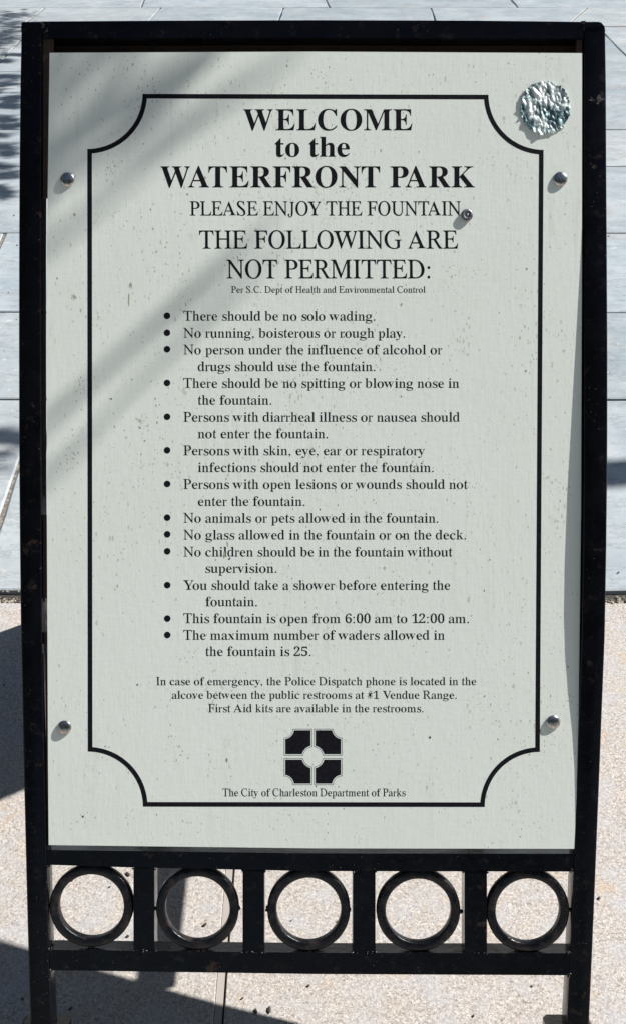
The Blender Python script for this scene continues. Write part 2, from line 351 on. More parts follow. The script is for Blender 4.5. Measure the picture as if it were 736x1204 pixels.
# outlines of the serif letters printed on the board: advance width and closed loops, in 1/1000 of the type size
GLYPHS = {
 'reg': {
  '0': (500, '263,-10 230,-8 200,-1 174,10 151,23 131,39 113,58 98,79 84,103 73,130 64,159 57,191 51,225 47,261 45,299 44,339 45,380 47,418 51,453 57,487 64,519 73,547 84,574 98,597 113,618 131,636 151,652 174,665 201,676 231,683 264,685 296,683 325,676 350,666 373,653 393,637 410,618 426,597 439,574 451,547 460,518 468,486 474,453 478,417 480,379 481,338 480,298 478,260 474,224 468,190 460,159 451,129 439,103 426,79 410,58 392,39 372,22 349,9 324,-2 295,-8|263,53 283,55 301,63 316,78 330,99 340,126 347,159 353,197 357,239 359,286 360,338 359,390 357,437 353,480 347,517 340,550 330,577 317,598 301,612 284,619 264,622 244,619 226,612 210,598 197,577 186,550 179,517 173,480 169,437 166,390 165,338 166,286 169,239 173,197 179,159 186,126 197,98 210,77 226,63 244,55'),
  '1': (500, '86,-2 86,53 168,53 195,57 224,77 225,78 227,111 229,603 150,515 121,496 96,490 90,491 35,542 49,538 54,559 104,577 118,585 133,594 149,605 165,617 182,632 248,684 344,684 344,112 354,86 372,58 403,53 484,53 484,-2'),
  '2': (500, '28,6 28,94 171,241 194,264 214,286 232,306 248,326 263,344 275,362 286,379 296,396 304,413 311,430 317,447 322,465 325,484 328,503 328,523 327,544 324,563 319,579 311,593 300,603 280,618 243,625 226,624 209,620 195,613 181,602 170,588 161,570 155,548 152,523 153,495 157,476 137,477 121,479 104,474 83,471 66,481 60,499 58,513 52,524 48,539 46,556 51,586 68,614 77,624 88,633 100,642 115,651 131,660 149,669 169,676 192,681 217,685 244,686 284,683 320,674 350,662 375,648 397,633 415,616 429,597 439,577 445,553 447,527 445,497 436,467 432,455 426,442 419,429 411,415 402,400 391,384 379,367 365,350 350,331 333,311 217,193 113,96 342,98 371,101 387,107 411,140 419,169 422,185 469,185 465,6'),
  '5': (500, '230,-10 203,-9 178,-7 156,-3 136,2 118,9 102,16 89,24 77,33 67,42 59,52 46,77 41,105 50,151 30,125 86,154 117,157 115,143 120,116 133,91 154,73 181,61 216,57 246,60 275,69 301,86 323,114 331,129 337,145 341,164 343,185 344,208 342,236 337,261 329,283 317,302 303,316 286,328 268,336 249,342 227,346 204,346 143,348 100,345 58,361 86,669 447,669 451,516 388,516 384,535 381,551 365,577 372,573 343,577 147,576 131,397 176,407 235,411 277,407 315,399 349,386 378,370 404,351 425,330 442,305 454,277 461,245 464,208 463,185 460,164 456,144 451,127 444,110 435,95 425,81 415,68 403,56 390,46 377,36 363,26 348,18 332,11 315,5 298,0 281,-4 264,-7 247,-9'),
  '6': (500, '275,-10 248,-8 222,-3 198,5 176,16 156,29 137,45 120,63 105,84 91,108 79,134 70,164 62,196 57,232 54,270 54,312 56,342 49,372 50,402 62,429 67,456 74,482 82,506 91,530 101,552 113,573 126,592 140,610 156,626 173,641 192,654 213,666 235,675 258,681 284,685 310,686 334,684 356,680 374,673 390,667 404,661 433,645 453,626 465,604 468,584 450,518 442,531 432,531 421,527 405,523 386,520 368,520 365,565 358,592 351,603 330,621 302,627 281,624 261,617 243,605 226,588 210,565 196,537 185,505 176,467 169,426 164,374 196,394 224,405 238,409 253,412 269,414 286,415 305,414 338,410 367,401 392,389 415,374 435,356 452,335 465,310 474,283 480,252 482,218 480,181 474,146 464,114 450,85 432,59 410,36 383,18 352,3 316,-7|280,54 317,64 339,88 350,105 357,125 362,150 366,178 367,209 366,239 363,265 357,288 349,308 339,324 327,336 314,345 300,350 285,354 270,354 244,350 216,339 187,330 164,318 166,259 171,213 178,173 187,139 200,111 214,90 229,73 245,62 261,56'),
  'A': (722, '10,-3 10,34 18,35 41,46 54,52 68,58 71,72 70,93 78,112 328,699 333,699 592,123 614,107 624,86 623,66 634,57 650,50 673,38 711,30 711,10 361,10 361,31 397,32 420,37 450,51 441,41 461,120 472,97 455,128 427,194 169,194 130,104 125,86 121,71 123,48 117,56 150,37 171,33 199,31 184,31 184,-3|187,242 408,242 296,501'),
  'C': (667, '394,-20 361,-19 328,-14 297,-8 266,2 236,14 208,29 181,47 156,67 133,89 111,113 92,140 74,168 59,199 46,231 36,265 29,294 25,324 23,353 24,382 27,411 32,440 39,467 48,494 59,520 72,545 87,569 103,592 121,613 140,632 161,649 195,672 230,689 268,702 307,709 349,712 373,711 398,708 426,703 456,695 488,686 515,680 528,685 538,705 566,705 582,490 552,490 548,510 544,525 535,551 524,575 511,597 496,615 479,632 460,645 440,656 417,663 393,667 367,669 344,668 322,664 301,657 281,648 261,637 243,623 226,607 210,589 196,570 183,548 172,525 163,500 156,474 150,446 146,418 145,388 146,357 149,326 154,294 162,261 175,220 191,183 210,149 232,119 257,93 285,71 314,55 344,43 376,35 409,33 457,38 501,53 540,77 575,111 609,160 640,137 621,104 603,78 583,55 562,35 539,18 514,4 488,-6 459,-14 428,-19'),
  'D': (722, '24,-5 25,25 34,25 72,29 93,42 98,49 102,59 105,73 107,89 108,108 104,573 99,623 89,642 74,655 50,663 11,668 12,697 277,697 316,696 353,691 389,684 424,675 457,662 488,647 518,629 545,609 571,587 595,562 616,535 635,505 651,474 665,441 676,406 683,374 688,342 690,311 689,280 685,250 679,221 670,193 658,167 644,142 627,118 607,96 585,76 561,58 534,42 505,28 473,16 439,7 403,0 365,-4 325,-5|321,38 352,39 382,43 409,49 433,58 455,70 476,83 494,99 509,116 523,135 535,156 545,179 553,203 558,228 562,254 564,281 564,309 562,338 559,367 553,397 546,427 532,469 515,507 495,541 472,571 446,596 417,617 385,633 351,645 313,652 273,654 246,653 229,649 220,642 215,629 211,576 215,133 219,74 229,57 247,47 277,40'),
  'E': (611, '22,-5 22,25 30,25 67,29 88,41 92,48 96,59 99,72 101,89 101,109 97,573 93,623 83,642 69,655 46,663 8,668 7,697 525,697 538,537 513,537 511,545 497,585 482,613 462,632 435,644 421,647 405,650 386,652 365,653 342,653 261,653 220,649 212,643 207,633 204,590 205,392 281,392 308,393 330,396 350,400 365,406 376,414 385,423 392,435 397,449 400,466 401,490 429,490 427,235 401,235 392,278 383,305 373,324 361,336 343,343 287,348 207,348 208,124 209,93 212,71 219,56 233,47 253,42 285,40 352,40 378,41 402,42 424,46 445,50 463,55 480,62 495,70 509,80 522,91 533,104 543,118 552,134 560,151 567,170 574,195 603,195 583,-5'),
  'F': (556, '23,-5 24,25 33,25 61,27 81,32 94,41 103,55 108,78 110,109 106,573 100,623 90,642 74,655 48,663 7,668 8,697 535,697 551,523 521,523 519,536 516,545 508,568 499,588 489,605 477,618 464,629 449,637 432,644 412,648 389,651 363,652 281,652 247,650 231,644 225,635 222,623 224,556 227,389 280,389 301,389 319,390 335,392 350,394 362,397 387,409 404,426 416,451 424,489 454,489 458,228 427,228 422,256 416,281 401,314 383,332 374,337 362,340 346,343 327,344 305,345 227,345 232,103 234,84 236,68 247,46 265,34 293,27 339,23 343,-5'),
  'G': (722, '421,-20 385,-19 350,-14 315,-7 282,3 250,15 220,31 191,49 164,69 140,91 117,116 96,143 78,171 63,202 50,234 40,268 33,298 29,327 27,357 27,386 30,415 35,444 42,471 50,498 61,524 73,549 87,573 103,595 120,615 138,634 158,651 191,673 226,690 264,702 305,710 348,712 375,711 401,708 427,703 452,696 477,688 527,669 552,663 567,665 577,671 584,682 591,704 615,704 628,482 603,482 588,519 572,549 553,576 531,600 507,621 482,638 454,652 425,661 395,667 363,669 330,667 300,660 272,648 247,632 225,612 205,587 188,559 174,527 163,492 154,454 149,414 148,375 149,336 154,297 162,259 176,216 193,176 213,141 236,110 262,83 291,61 322,43 355,31 390,24 426,21 445,22 462,25 479,29 494,35 507,43 519,52 528,61 534,72 538,83 539,95 536,235 535,256 532,275 523,294 508,304 482,310 436,314 436,343 714,343 714,314 680,312 661,305 650,295 644,279 642,254 642,217 647,49 605,23 563,4 519,-9 471,-17'),
  'H': (722, '29,-5 29,25 37,25 63,27 81,32 93,40 102,55 106,77 107,108 104,573 99,623 90,642 75,655 52,663 15,668 14,697 287,697 288,667 279,667 244,663 223,650 219,643 214,632 211,618 210,601 209,580 210,425 212,404 215,398 220,394 243,391 487,391 506,395 509,398 510,408 508,573 503,623 494,642 479,655 456,663 418,668 419,697 692,697 691,667 679,667 646,663 626,650 622,643 618,632 615,619 613,603 613,584 617,119 619,89 621,68 631,49 645,36 669,29 706,24 707,-5 434,-5 433,25 442,25 468,27 487,32 499,40 507,55 511,77 512,108 510,316 510,323 509,329 505,337 500,340 477,343 234,343 215,340 213,336 211,327 213,119 214,89 217,68 226,49 241,36 264,29 302,24 303,-5'),
  'I': (333, '28,-5 29,25 38,25 65,27 85,32 97,40 105,55 110,77 112,108 108,573 103,623 93,642 77,655 53,663 13,668 14,697 304,697 305,667 292,667 257,663 236,650 231,642 227,632 224,619 222,603 221,584 225,119 231,68 240,49 256,36 280,29 319,24 320,-5'),
  'J': (389, '127,-100 111,-100 96,-98 80,-93 69,-77 61,-63 52,-57 43,-49 35,-41 27,-32 21,-23 9,4 5,34 8,59 15,72 33,87 50,92 68,87 83,76 92,59 95,41 93,24 87,5 81,-11 95,-48 121,-56 147,-50 171,-24 177,-10 185,32 187,547 185,585 181,609 182,604 140,638 119,645 86,650 86,666 375,666 375,650 345,645 327,639 285,604 289,615 287,586 285,546 285,133 279,54 260,-8 225,-53 189,-83'),
  'L': (611, '22,-5 22,25 30,25 67,29 88,42 93,49 97,59 100,73 101,89 102,108 97,573 96,603 93,623 84,642 69,655 46,663 8,668 7,697 281,697 279,669 240,664 219,651 214,643 210,633 207,620 205,604 205,585 209,137 210,95 212,77 220,58 233,48 255,42 288,40 356,40 384,41 410,42 434,45 454,49 473,53 489,59 503,67 516,76 527,87 537,100 546,115 554,132 562,151 569,173 576,201 603,201 593,-5'),
  'M': (889, '17,-5 17,25 52,27 74,32 88,41 97,55 102,77 103,108 105,573 100,623 90,642 74,655 48,663 7,668 8,697 211,697 436,169 645,697 852,697 851,667 838,667 801,663 780,650 775,642 770,632 767,619 765,603 765,584 770,119 771,89 774,69 784,49 801,37 826,29 867,25 868,-5 572,-5 573,21 606,25 626,32 639,42 648,59 653,86 654,123 653,578 421,-5 400,-5 154,579 158,153 158,133 159,114 161,98 163,84 165,73 176,50 193,36 218,28 260,23 260,-5'),
  'N': (722, '603,-21 160,547 165,125 167,90 171,66 181,46 197,35 223,28 266,25 267,-5 24,-5 23,24 68,29 92,41 98,49 102,59 106,72 108,89 108,108 107,585 107,596 105,606 94,627 74,647 49,662 19,667 8,667 7,697 164,697 575,169 570,567 569,602 564,626 554,646 538,657 512,664 468,667 467,697 712,697 711,667 679,665 658,660 643,651 634,637 628,616 626,584 630,-21'),
  'O': (722, '375,-20 343,-19 313,-15 283,-9 254,0 227,11 201,25 176,41 153,59 132,79 112,101 94,126 78,152 64,179 52,209 43,240 36,267 32,295 29,322 29,349 31,376 34,403 39,430 45,455 53,480 63,505 74,529 87,551 101,573 116,593 133,612 151,630 170,646 189,660 210,673 232,685 255,695 278,702 302,708 327,711 352,712 384,711 415,707 444,700 472,691 499,679 525,665 549,649 571,631 592,611 612,588 630,564 645,538 659,511 670,482 680,451 685,429 689,406 692,384 693,361 693,337 691,314 689,291 685,269 681,247 675,225 668,203 660,182 651,162 641,142 630,123 618,105 606,88 592,73 578,58 563,44 531,21 497,3 459,-10 418,-17|368,20 387,21 405,24 422,30 439,37 454,47 469,59 482,72 495,87 507,103 518,121 528,141 537,161 545,183 552,206 557,230 562,254 565,279 568,305 569,331 569,358 567,385 565,412 561,438 555,465 549,492 538,526 526,556 511,583 495,606 476,626 456,643 435,656 412,665 388,670 362,672 342,671 323,667 305,661 287,652 270,641 254,628 238,613 224,596 211,576 199,555 189,532 179,508 172,482 165,454 160,425 157,403 155,381 154,359 154,337 155,315 156,293 159,271 162,249 167,227 172,205 183,171 196,140 211,113 228,88 248,68 269,50 292,37 315,28 341,22'),
  'P': (556, '27,-5 26,25 36,25 73,29 94,41 99,48 103,58 106,71 108,88 108,108 104,573 99,623 89,643 74,656 51,663 12,668 11,697 285,697 362,691 427,672 478,640 516,595 540,539 545,514 547,491 546,469 542,448 535,428 524,410 511,393 496,378 477,365 456,353 433,343 407,336 379,330 348,327 316,326 225,326 217,324 215,318 218,96 219,83 222,70 232,47 250,35 278,28 324,25 323,-5|266,366 304,368 336,374 363,383 385,396 402,412 415,432 423,454 426,480 424,509 417,541 409,564 400,584 389,602 377,617 362,629 346,639 328,647 307,652 284,656 259,657 236,654 223,648 216,633 213,603 215,392 217,378 220,372 225,369'),
  'R': (667, '27,-5 26,25 36,25 71,30 91,43 96,51 100,61 102,74 104,90 104,108 100,573 98,601 95,624 86,643 72,656 49,663 13,668 12,697 290,697 328,695 363,691 396,683 425,671 451,657 473,639 493,619 509,596 521,571 531,543 537,489 526,441 498,401 453,369 397,348 538,130 551,109 565,91 577,75 588,61 599,50 626,31 656,25 664,25 663,-5 511,-5 295,335 277,335 234,336 206,339 208,132 213,69 223,47 237,34 258,27 288,24 304,24 302,-5|263,377 299,379 330,384 357,393 379,405 396,421 409,439 417,460 421,484 420,511 415,540 399,581 376,613 344,636 305,649 257,654 222,650 214,644 208,634 204,593 205,381 231,378'),
  'S': (556, '310,-19 282,-18 252,-14 220,-8 186,0 150,10 136,14 126,15 105,8 96,-17 69,-17 36,222 65,223 80,183 96,149 113,120 134,94 156,72 181,53 206,39 233,29 260,23 289,21 325,25 353,39 375,59 387,86 391,118 385,155 375,180 359,204 337,230 311,255 262,296 203,341 175,363 150,384 128,403 109,422 93,439 80,456 68,472 59,490 51,507 45,525 40,545 37,565 37,585 39,603 44,621 51,637 61,652 72,665 86,677 101,688 119,697 138,703 159,708 182,711 207,712 257,709 304,699 342,688 358,685 377,690 388,709 415,709 442,496 416,496 404,532 391,561 376,586 360,608 341,627 322,643 301,655 279,663 256,668 232,670 211,669 194,665 179,659 166,651 156,641 149,629 145,615 143,599 144,581 149,562 163,532 187,501 199,489 212,476 226,463 241,450 257,437 319,389 384,338 413,312 438,284 459,254 475,223 488,189 493,166 496,144 496,123 493,102 488,83 480,65 469,48 457,33 442,20 424,8 405,-2 384,-9 361,-15 336,-18'),
  'T': (611, '164,-5 162,25 175,25 205,27 227,33 241,44 251,63 253,73 255,85 256,99 257,115 257,133 255,621 253,637 245,647 227,651 201,651 178,650 157,649 138,646 121,643 107,638 95,633 84,626 75,618 67,609 61,599 56,587 52,574 49,559 47,542 46,519 14,521 12,697 583,697 598,516 570,516 566,536 562,552 555,572 548,590 539,606 529,618 518,628 505,636 489,643 469,647 447,650 421,651 382,651 372,650 368,647 364,629 365,138 366,119 366,102 368,88 369,76 372,66 382,46 398,34 425,27 465,25 480,25 480,-5'),
  'U': (722, '404,-20 363,-18 325,-12 289,-2 256,13 225,31 197,53 173,77 153,104 137,134 126,167 122,183 119,201 117,222 116,245 115,270 112,577 108,624 98,644 81,657 55,664 9,668 9,697 312,697 314,668 299,668 281,667 266,664 254,660 245,654 238,646 233,636 228,623 225,608 224,589 223,568 227,287 228,254 229,225 231,201 234,180 237,164 245,142 255,121 268,103 283,86 300,72 319,60 340,51 363,44 387,40 413,39 435,40 456,42 474,47 491,53 507,60 521,70 533,80 543,92 552,105 559,120 564,138 568,162 571,192 573,228 573,270 571,528 570,548 569,567 568,584 565,599 562,611 550,639 534,656 509,664 465,668 463,697 707,697 711,668 691,668 671,666 656,661 644,652 635,641 630,625 626,590 625,531 629,243 628,207 626,173 622,143 616,115 608,90 598,68 586,49 571,32 554,17 535,6 514,-4 490,-11 464,-16 435,-19'),
  'V': (722, '391,-24 125,575 105,607 78,628 54,639 11,650 11,669 370,669 370,649 324,647 293,639 285,632 264,558 254,582 268,556 426,185 574,563 582,588 589,610 590,621 569,639 540,646 521,647 521,681 702,681 702,646 693,645 670,635 658,629 645,623 640,609 640,589 633,569 395,-24'),
  'W': (944, '304,-21 94,591 77,618 72,617 32,644 0,650 0,683 302,683 302,650 270,646 246,637 229,609 221,582 229,549 347,199 485,559 472,600 451,627 435,632 402,644 364,650 364,683 687,683 687,649 657,648 639,643 613,629 623,642 608,564 605,564 722,214 829,551 839,583 844,606 843,626 835,635 807,645 796,646 796,680 937,680 937,642 926,638 907,630 893,604 887,564 690,-24 510,489 312,-21'),
  'Y': (722, '196,3 196,29 248,36 296,62 296,55 294,65 299,83 313,100 314,120 314,270 133,585 121,603 106,616 89,625 75,631 64,636 43,644 17,649 17,683 371,683 371,648 348,648 323,646 302,639 260,606 265,621 270,598 280,575 417,318 560,547 579,581 590,628 593,629 597,623 558,641 536,646 508,648 524,648 524,680 708,680 708,643 680,632 652,617 635,587 441,265 441,120 441,100 456,83 461,65 459,55 459,62 508,36 560,29 560,3'),
  'a': (444, '340,-16 314,-13 297,2 290,20 282,32 276,60 237,27 209,11 180,-3 149,-11 116,-14 97,-13 79,-9 63,-3 54,12 49,28 41,37 34,49 29,61 26,75 25,90 27,111 34,130 37,153 48,177 75,188 103,200 132,222 169,240 212,256 276,275 275,344 271,366 256,395 224,415 190,420 143,412 120,379 131,359 140,342 142,329 138,313 129,300 112,290 90,287 70,291 50,304 44,313 41,336 46,362 62,387 70,395 81,404 92,411 104,419 117,431 131,443 150,447 169,450 189,452 210,453 248,449 280,438 305,425 326,415 343,404 356,391 367,373 375,352 379,327 380,299 380,88 381,61 388,53 408,48 422,52 437,30 427,19 407,4 386,-7 364,-14|194,47 209,50 227,59 250,66 276,83 276,245 221,227 189,209 164,186 144,157 134,120 135,91 143,68 147,64 167,51'),
  'b': (500, '58,-18 58,578 56,620 56,623 21,648 9,650 9,679 166,679 166,398 201,436 223,453 247,464 273,469 300,469 319,466 337,461 354,454 369,446 384,436 398,423 410,410 421,394 431,378 439,359 446,339 452,318 456,296 458,272 459,247 458,219 455,191 451,166 444,141 435,118 425,96 412,76 399,57 384,40 367,25 348,11 328,0 306,-9 283,-13 258,-15 233,-13 207,-6 182,6 158,23 130,48 46,-18|245,21 264,23 281,29 296,39 310,52 322,71 332,95 339,124 345,157 348,195 350,238 349,274 346,306 341,334 333,358 324,378 312,394 298,406 282,413 265,417 247,418 225,413 200,408 176,392 166,366 166,101 175,71 190,50 203,34 222,24'),
  'c': (444, '228,-7 205,-4 184,0 163,6 144,15 126,25 109,38 93,51 79,67 66,84 55,103 45,123 38,144 32,166 29,189 27,213 28,239 32,264 37,287 45,310 55,331 68,351 82,370 97,388 115,404 135,419 156,432 180,442 205,449 231,453 258,454 287,451 313,443 334,433 353,424 370,415 384,403 394,392 402,379 407,364 409,349 405,332 398,321 376,309 356,306 338,307 321,314 312,322 307,335 305,356 305,371 305,375 291,411 250,422 216,416 184,392 167,368 151,324 144,267 144,226 149,189 157,156 170,127 186,102 206,82 228,67 252,57 278,53 305,52 327,56 349,62 370,72 391,85 403,96 426,78 399,50 361,22 320,3 275,-6'),
  'd': (500, '182,-10 164,-7 146,-2 130,5 114,14 99,25 86,37 74,52 63,68 53,85 44,105 37,125 32,147 28,170 25,194 25,219 25,248 28,275 32,301 38,325 46,348 55,369 65,388 77,405 90,420 104,434 120,446 136,455 153,462 172,467 191,470 217,470 241,464 264,453 284,438 318,399 318,598 317,606 296,636 266,650 251,652 251,679 426,679 426,111 427,78 460,50 475,46 475,15 458,14 423,10 386,3 344,1 319,0 319,83 285,32 264,11 240,-3 212,-10|228,41 249,46 272,62 297,80 317,107 318,363 309,391 284,408 257,414 232,419 214,418 198,414 184,406 171,393 160,376 151,354 144,329 139,299 136,265 135,228 136,192 139,159 143,130 150,104 158,83 169,66 182,54 196,46 211,42'),
  'e': (444, '228,-7 206,-4 186,1 166,7 148,15 131,25 115,37 100,51 87,67 76,84 65,104 57,124 50,147 45,171 42,196 41,223 33,249 27,275 33,299 48,319 64,336 75,355 86,373 100,389 114,404 131,418 148,430 167,440 188,447 210,452 233,453 267,451 298,443 324,431 347,414 367,393 383,370 396,344 405,315 417,283 425,247 425,236 156,236 162,170 180,118 203,87 240,64 297,57 321,61 344,70 365,83 385,100 394,110 418,90 395,61 359,28 318,7 275,-4|156,273 312,273 312,306 310,329 307,349 303,367 298,382 290,395 271,415 240,422 214,416 187,394 176,376 163,338 157,290'),
  'f': (333, '20,-1 20,24 45,27 62,33 74,38 94,66 96,108 96,412 23,412 23,461 96,461 96,526 97,554 103,579 111,601 124,621 140,638 159,652 180,665 205,678 234,689 267,692 292,691 314,681 330,669 346,662 360,654 372,643 381,633 388,621 392,609 394,595 390,571 382,559 368,550 344,545 321,548 307,556 298,568 295,582 298,600 306,622 310,631 310,634 298,656 276,660 248,654 224,630 218,617 212,581 211,461 314,461 314,412 211,412 211,96 212,73 228,45 266,28 308,24 308,-1'),
  'g': (500, '218,-200 180,-199 145,-195 114,-189 89,-180 68,-168 51,-156 38,-144 28,-132 21,-120 19,-106 25,-91 37,-80 53,-71 71,-55 122,-32 81,-11 64,1 53,14 38,26 25,43 33,77 55,106 69,117 85,127 104,138 126,147 162,161 111,185 80,209 58,236 44,266 40,302 41,318 44,333 49,347 56,360 65,373 75,384 87,395 100,406 115,416 131,426 149,435 168,443 190,449 212,452 236,453 261,452 285,449 308,442 330,432 354,427 469,432 469,382 390,383 411,357 420,341 426,325 430,307 432,289 431,274 428,260 424,247 418,234 410,223 401,211 390,201 378,192 365,183 351,174 336,166 319,159 301,152 281,148 260,146 236,147 212,149 187,145 164,131 148,114 141,85 153,66 210,58 265,58 296,58 325,56 350,54 373,51 392,47 409,41 424,35 436,28 446,20 453,11 458,1 462,-11 464,-23 467,-37 471,-52 474,-77 468,-101 457,-122 440,-143 417,-160 387,-175 352,-186 313,-194 268,-198|236,177 274,186 294,205 304,219 310,235 315,254 317,276 318,300 316,324 313,346 312,366 310,383 297,396 273,414 236,422 201,414 180,394 170,381 163,365 158,346 155,324 154,300 155,276 158,254 163,235 170,219 180,205 200,186|242,-165 300,-162 345,-154 378,-139 400,-116 407,-87 400,-62 383,-48 354,-40 311,-37 134,-37 115,-54 99,-105 105,-123 138,-148 153,-154 171,-159 191,-162 215,-164'),
  'h': (500, '23,-1 23,24 47,29 75,48 79,53 84,82 84,595 80,624 79,625 49,649 40,651 40,679 184,679 184,378 219,425 243,445 269,458 296,469 326,476 366,460 394,434 412,409 425,369 429,314 428,82 432,53 435,52 464,29 488,24 488,-1 269,-1 269,25 278,25 322,48 329,81 328,323 325,361 320,382 305,400 272,406 255,402 240,395 225,384 205,374 184,357 184,82 187,54 189,53 218,29 243,24 243,-1'),
  'i': (278, '150,556 127,560 108,572 96,591 91,614 96,637 108,656 127,669 150,673 173,669 192,656 204,637 209,614 204,591 191,572 172,560|25,-1 25,24 53,29 84,48 88,52 94,82 93,376 91,409 91,410 56,433 46,434 48,463 206,463 205,82 209,54 243,29 269,24 269,-1'),
  'k': (500, '22,-1 22,24 48,29 76,49 79,53 84,82 84,593 82,624 51,649 42,651 43,679 184,679 184,237 303,369 322,395 328,417 319,430 279,438 290,440 290,462 448,462 448,434 442,434 422,428 403,419 383,408 366,390 290,302 458,46 478,32 505,24 505,16 281,16 281,25 290,24 320,32 331,58 329,64 320,80 227,226 184,185 184,82 188,54 189,53 218,29 243,24 243,-1'),
  'l': (278, '25,-1 25,24 53,29 84,48 88,52 94,82 93,593 92,623 57,649 46,651 46,679 206,679 205,82 209,54 243,29 269,24 269,-1'),
  'm': (778, '24,-1 24,23 49,27 78,46 82,50 87,79 87,361 83,388 51,413 41,415 41,443 188,443 188,356 226,404 250,424 276,437 302,447 330,454 364,442 387,425 407,413 422,394 436,359 468,401 494,423 522,436 550,447 581,454 622,440 651,414 670,391 683,353 687,300 686,79 690,51 691,50 722,28 747,23 747,-1 523,-1 523,23 548,28 579,51 580,52 584,79 583,309 581,345 575,365 559,382 525,388 509,384 493,378 479,368 459,359 438,345 437,79 440,52 472,28 496,23 496,-1 276,-1 276,23 300,28 331,51 332,52 336,79 336,309 333,344 328,364 312,382 278,388 260,384 245,377 230,367 210,357 190,341 189,79 192,52 224,28 248,23 248,-1'),
  'n': (500, '23,-1 23,23 47,27 75,46 79,50 84,79 84,361 80,389 49,413 40,415 40,443 183,443 182,360 219,406 243,426 269,438 296,448 326,454 366,440 394,414 412,391 425,352 429,300 428,79 432,51 435,49 464,28 488,23 488,-1 269,-1 269,24 278,24 322,46 329,77 328,309 325,345 320,365 305,382 272,388 255,384 240,378 225,367 205,358 184,341 184,79 187,51 189,50 218,28 243,23 243,-1'),
  'o': (500, '251,-15 223,-13 197,-9 172,-2 149,9 129,22 110,36 93,51 78,68 65,86 53,106 44,127 36,148 31,171 28,194 26,219 28,244 31,268 36,291 43,313 53,334 65,353 78,371 93,388 110,403 129,417 149,430 172,440 196,448 222,452 250,453 277,452 304,448 328,441 350,430 371,418 389,404 406,389 421,372 435,354 446,335 456,314 464,292 469,269 472,245 473,219 472,193 469,169 464,146 456,124 446,103 435,84 421,66 407,50 390,34 371,20 351,8 329,-2 305,-9 278,-13|251,16 294,27 327,65 334,78 344,115 350,219 349,266 345,307 338,340 330,367 318,386 292,414 251,425 207,414 181,386 170,367 162,340 156,307 152,266 151,219 158,115 168,79 174,65 208,27'),
  'p': (500, '22,-199 22,-175 42,-173 59,-165 88,-132 83,-146 86,-91 86,346 85,385 84,387 51,412 41,415 41,443 182,443 181,347 216,402 237,425 262,440 289,448 319,449 337,446 354,441 370,434 385,426 399,415 412,403 424,389 434,374 443,357 451,338 458,318 463,297 467,275 469,252 470,227 469,201 467,176 463,152 458,129 451,108 443,88 433,69 422,53 410,38 397,25 382,14 367,5 351,-2 333,-7 314,-10 288,-10 264,-4 242,7 222,24 189,64 190,-82 191,-117 197,-143 199,-143 229,-166 249,-172 275,-174 275,-199|270,39 287,40 302,44 317,52 329,64 340,80 348,101 355,125 360,153 363,185 364,220 363,253 361,284 357,311 351,335 343,356 334,372 322,385 307,392 292,396 275,396 258,393 243,385 229,373 209,360 190,340 190,91 200,69 219,56 238,50 253,42'),
  'r': (333, '19,-1 19,23 41,28 64,46 68,50 72,79 72,359 69,391 68,394 43,413 35,415 36,443 157,443 156,330 177,376 187,391 201,401 215,407 224,416 249,433 272,439 298,434 314,422 320,411 325,378 322,359 315,344 302,334 289,330 273,333 264,340 248,363 244,368 227,373 204,364 183,348 171,339 167,324 163,309 162,291 161,273 161,78 162,69 177,40 202,27 231,23 231,-1'),
  's': (389, '230,-14 213,-14 194,-11 174,-6 152,0 129,9 73,19 102,27 84,3 51,3 51,134 81,134 83,127 91,106 100,86 110,67 125,53 144,43 161,34 178,27 195,23 214,21 249,25 278,40 297,62 302,83 302,101 296,119 285,135 267,149 245,161 168,196 147,206 130,216 114,227 101,237 90,249 81,260 74,273 70,285 67,299 66,313 67,335 70,355 77,374 86,392 99,409 116,425 136,437 159,447 185,452 215,454 254,450 305,437 317,434 350,429 335,424 346,438 374,439 374,330 346,330 344,335 336,353 327,369 319,385 305,396 289,404 274,411 259,417 243,420 227,421 196,417 172,405 155,384 150,360 154,336 164,322 186,304 216,289 287,257 307,248 324,238 338,228 351,218 360,207 368,196 374,183 378,169 381,153 384,135 384,110 381,87 374,66 363,46 348,29 330,14 309,1 286,-7 259,-13'),
  't': (278, '156,-16 137,-14 119,-11 107,4 101,19 93,27 87,37 81,50 77,66 75,84 74,106 74,416 24,416 24,421 118,541 128,563 138,582 147,600 155,616 163,632 177,632 177,462 264,462 264,415 170,415 170,121 171,92 175,77 186,63 205,58 224,62 234,68 244,78 252,93 257,104 278,90 264,58 242,27 217,4 189,-11'),
  'u': (500, '170,-16 144,-14 124,-1 111,14 98,22 87,33 78,47 71,65 66,86 63,110 62,138 62,353 60,384 25,413 14,415 14,443 171,443 171,104 174,82 183,68 203,54 235,49 253,52 269,58 284,67 302,74 325,92 325,353 321,386 320,390 284,413 270,415 270,443 433,443 432,99 435,68 472,47 484,45 484,17 467,16 431,11 393,5 352,1 326,-1 327,79 300,44 289,33 276,22 263,13 248,6 233,1 219,-6 203,-13 187,-15'),
  'v': (500, '237,-16 74,358 68,372 21,412 -5,417 -5,443 256,443 256,418 242,418 201,409 186,382 187,378 278,153 366,359 377,396 369,408 333,415 333,441 455,441 455,413 444,409 431,398 403,346 247,-16'),
  'w': (722, '203,-16 37,381 31,389 -1,413 -17,417 -17,443 213,443 213,417 194,415 179,410 155,381 158,393 161,375 169,355 246,160 331,355 322,383 308,402 297,406 277,416 255,419 255,443 494,443 494,417 452,408 436,381 439,369 503,179 583,364 592,398 591,400 581,410 557,415 557,441 664,441 664,416 659,414 629,389 618,371 451,-16 456,-16 344,316 201,-16'),
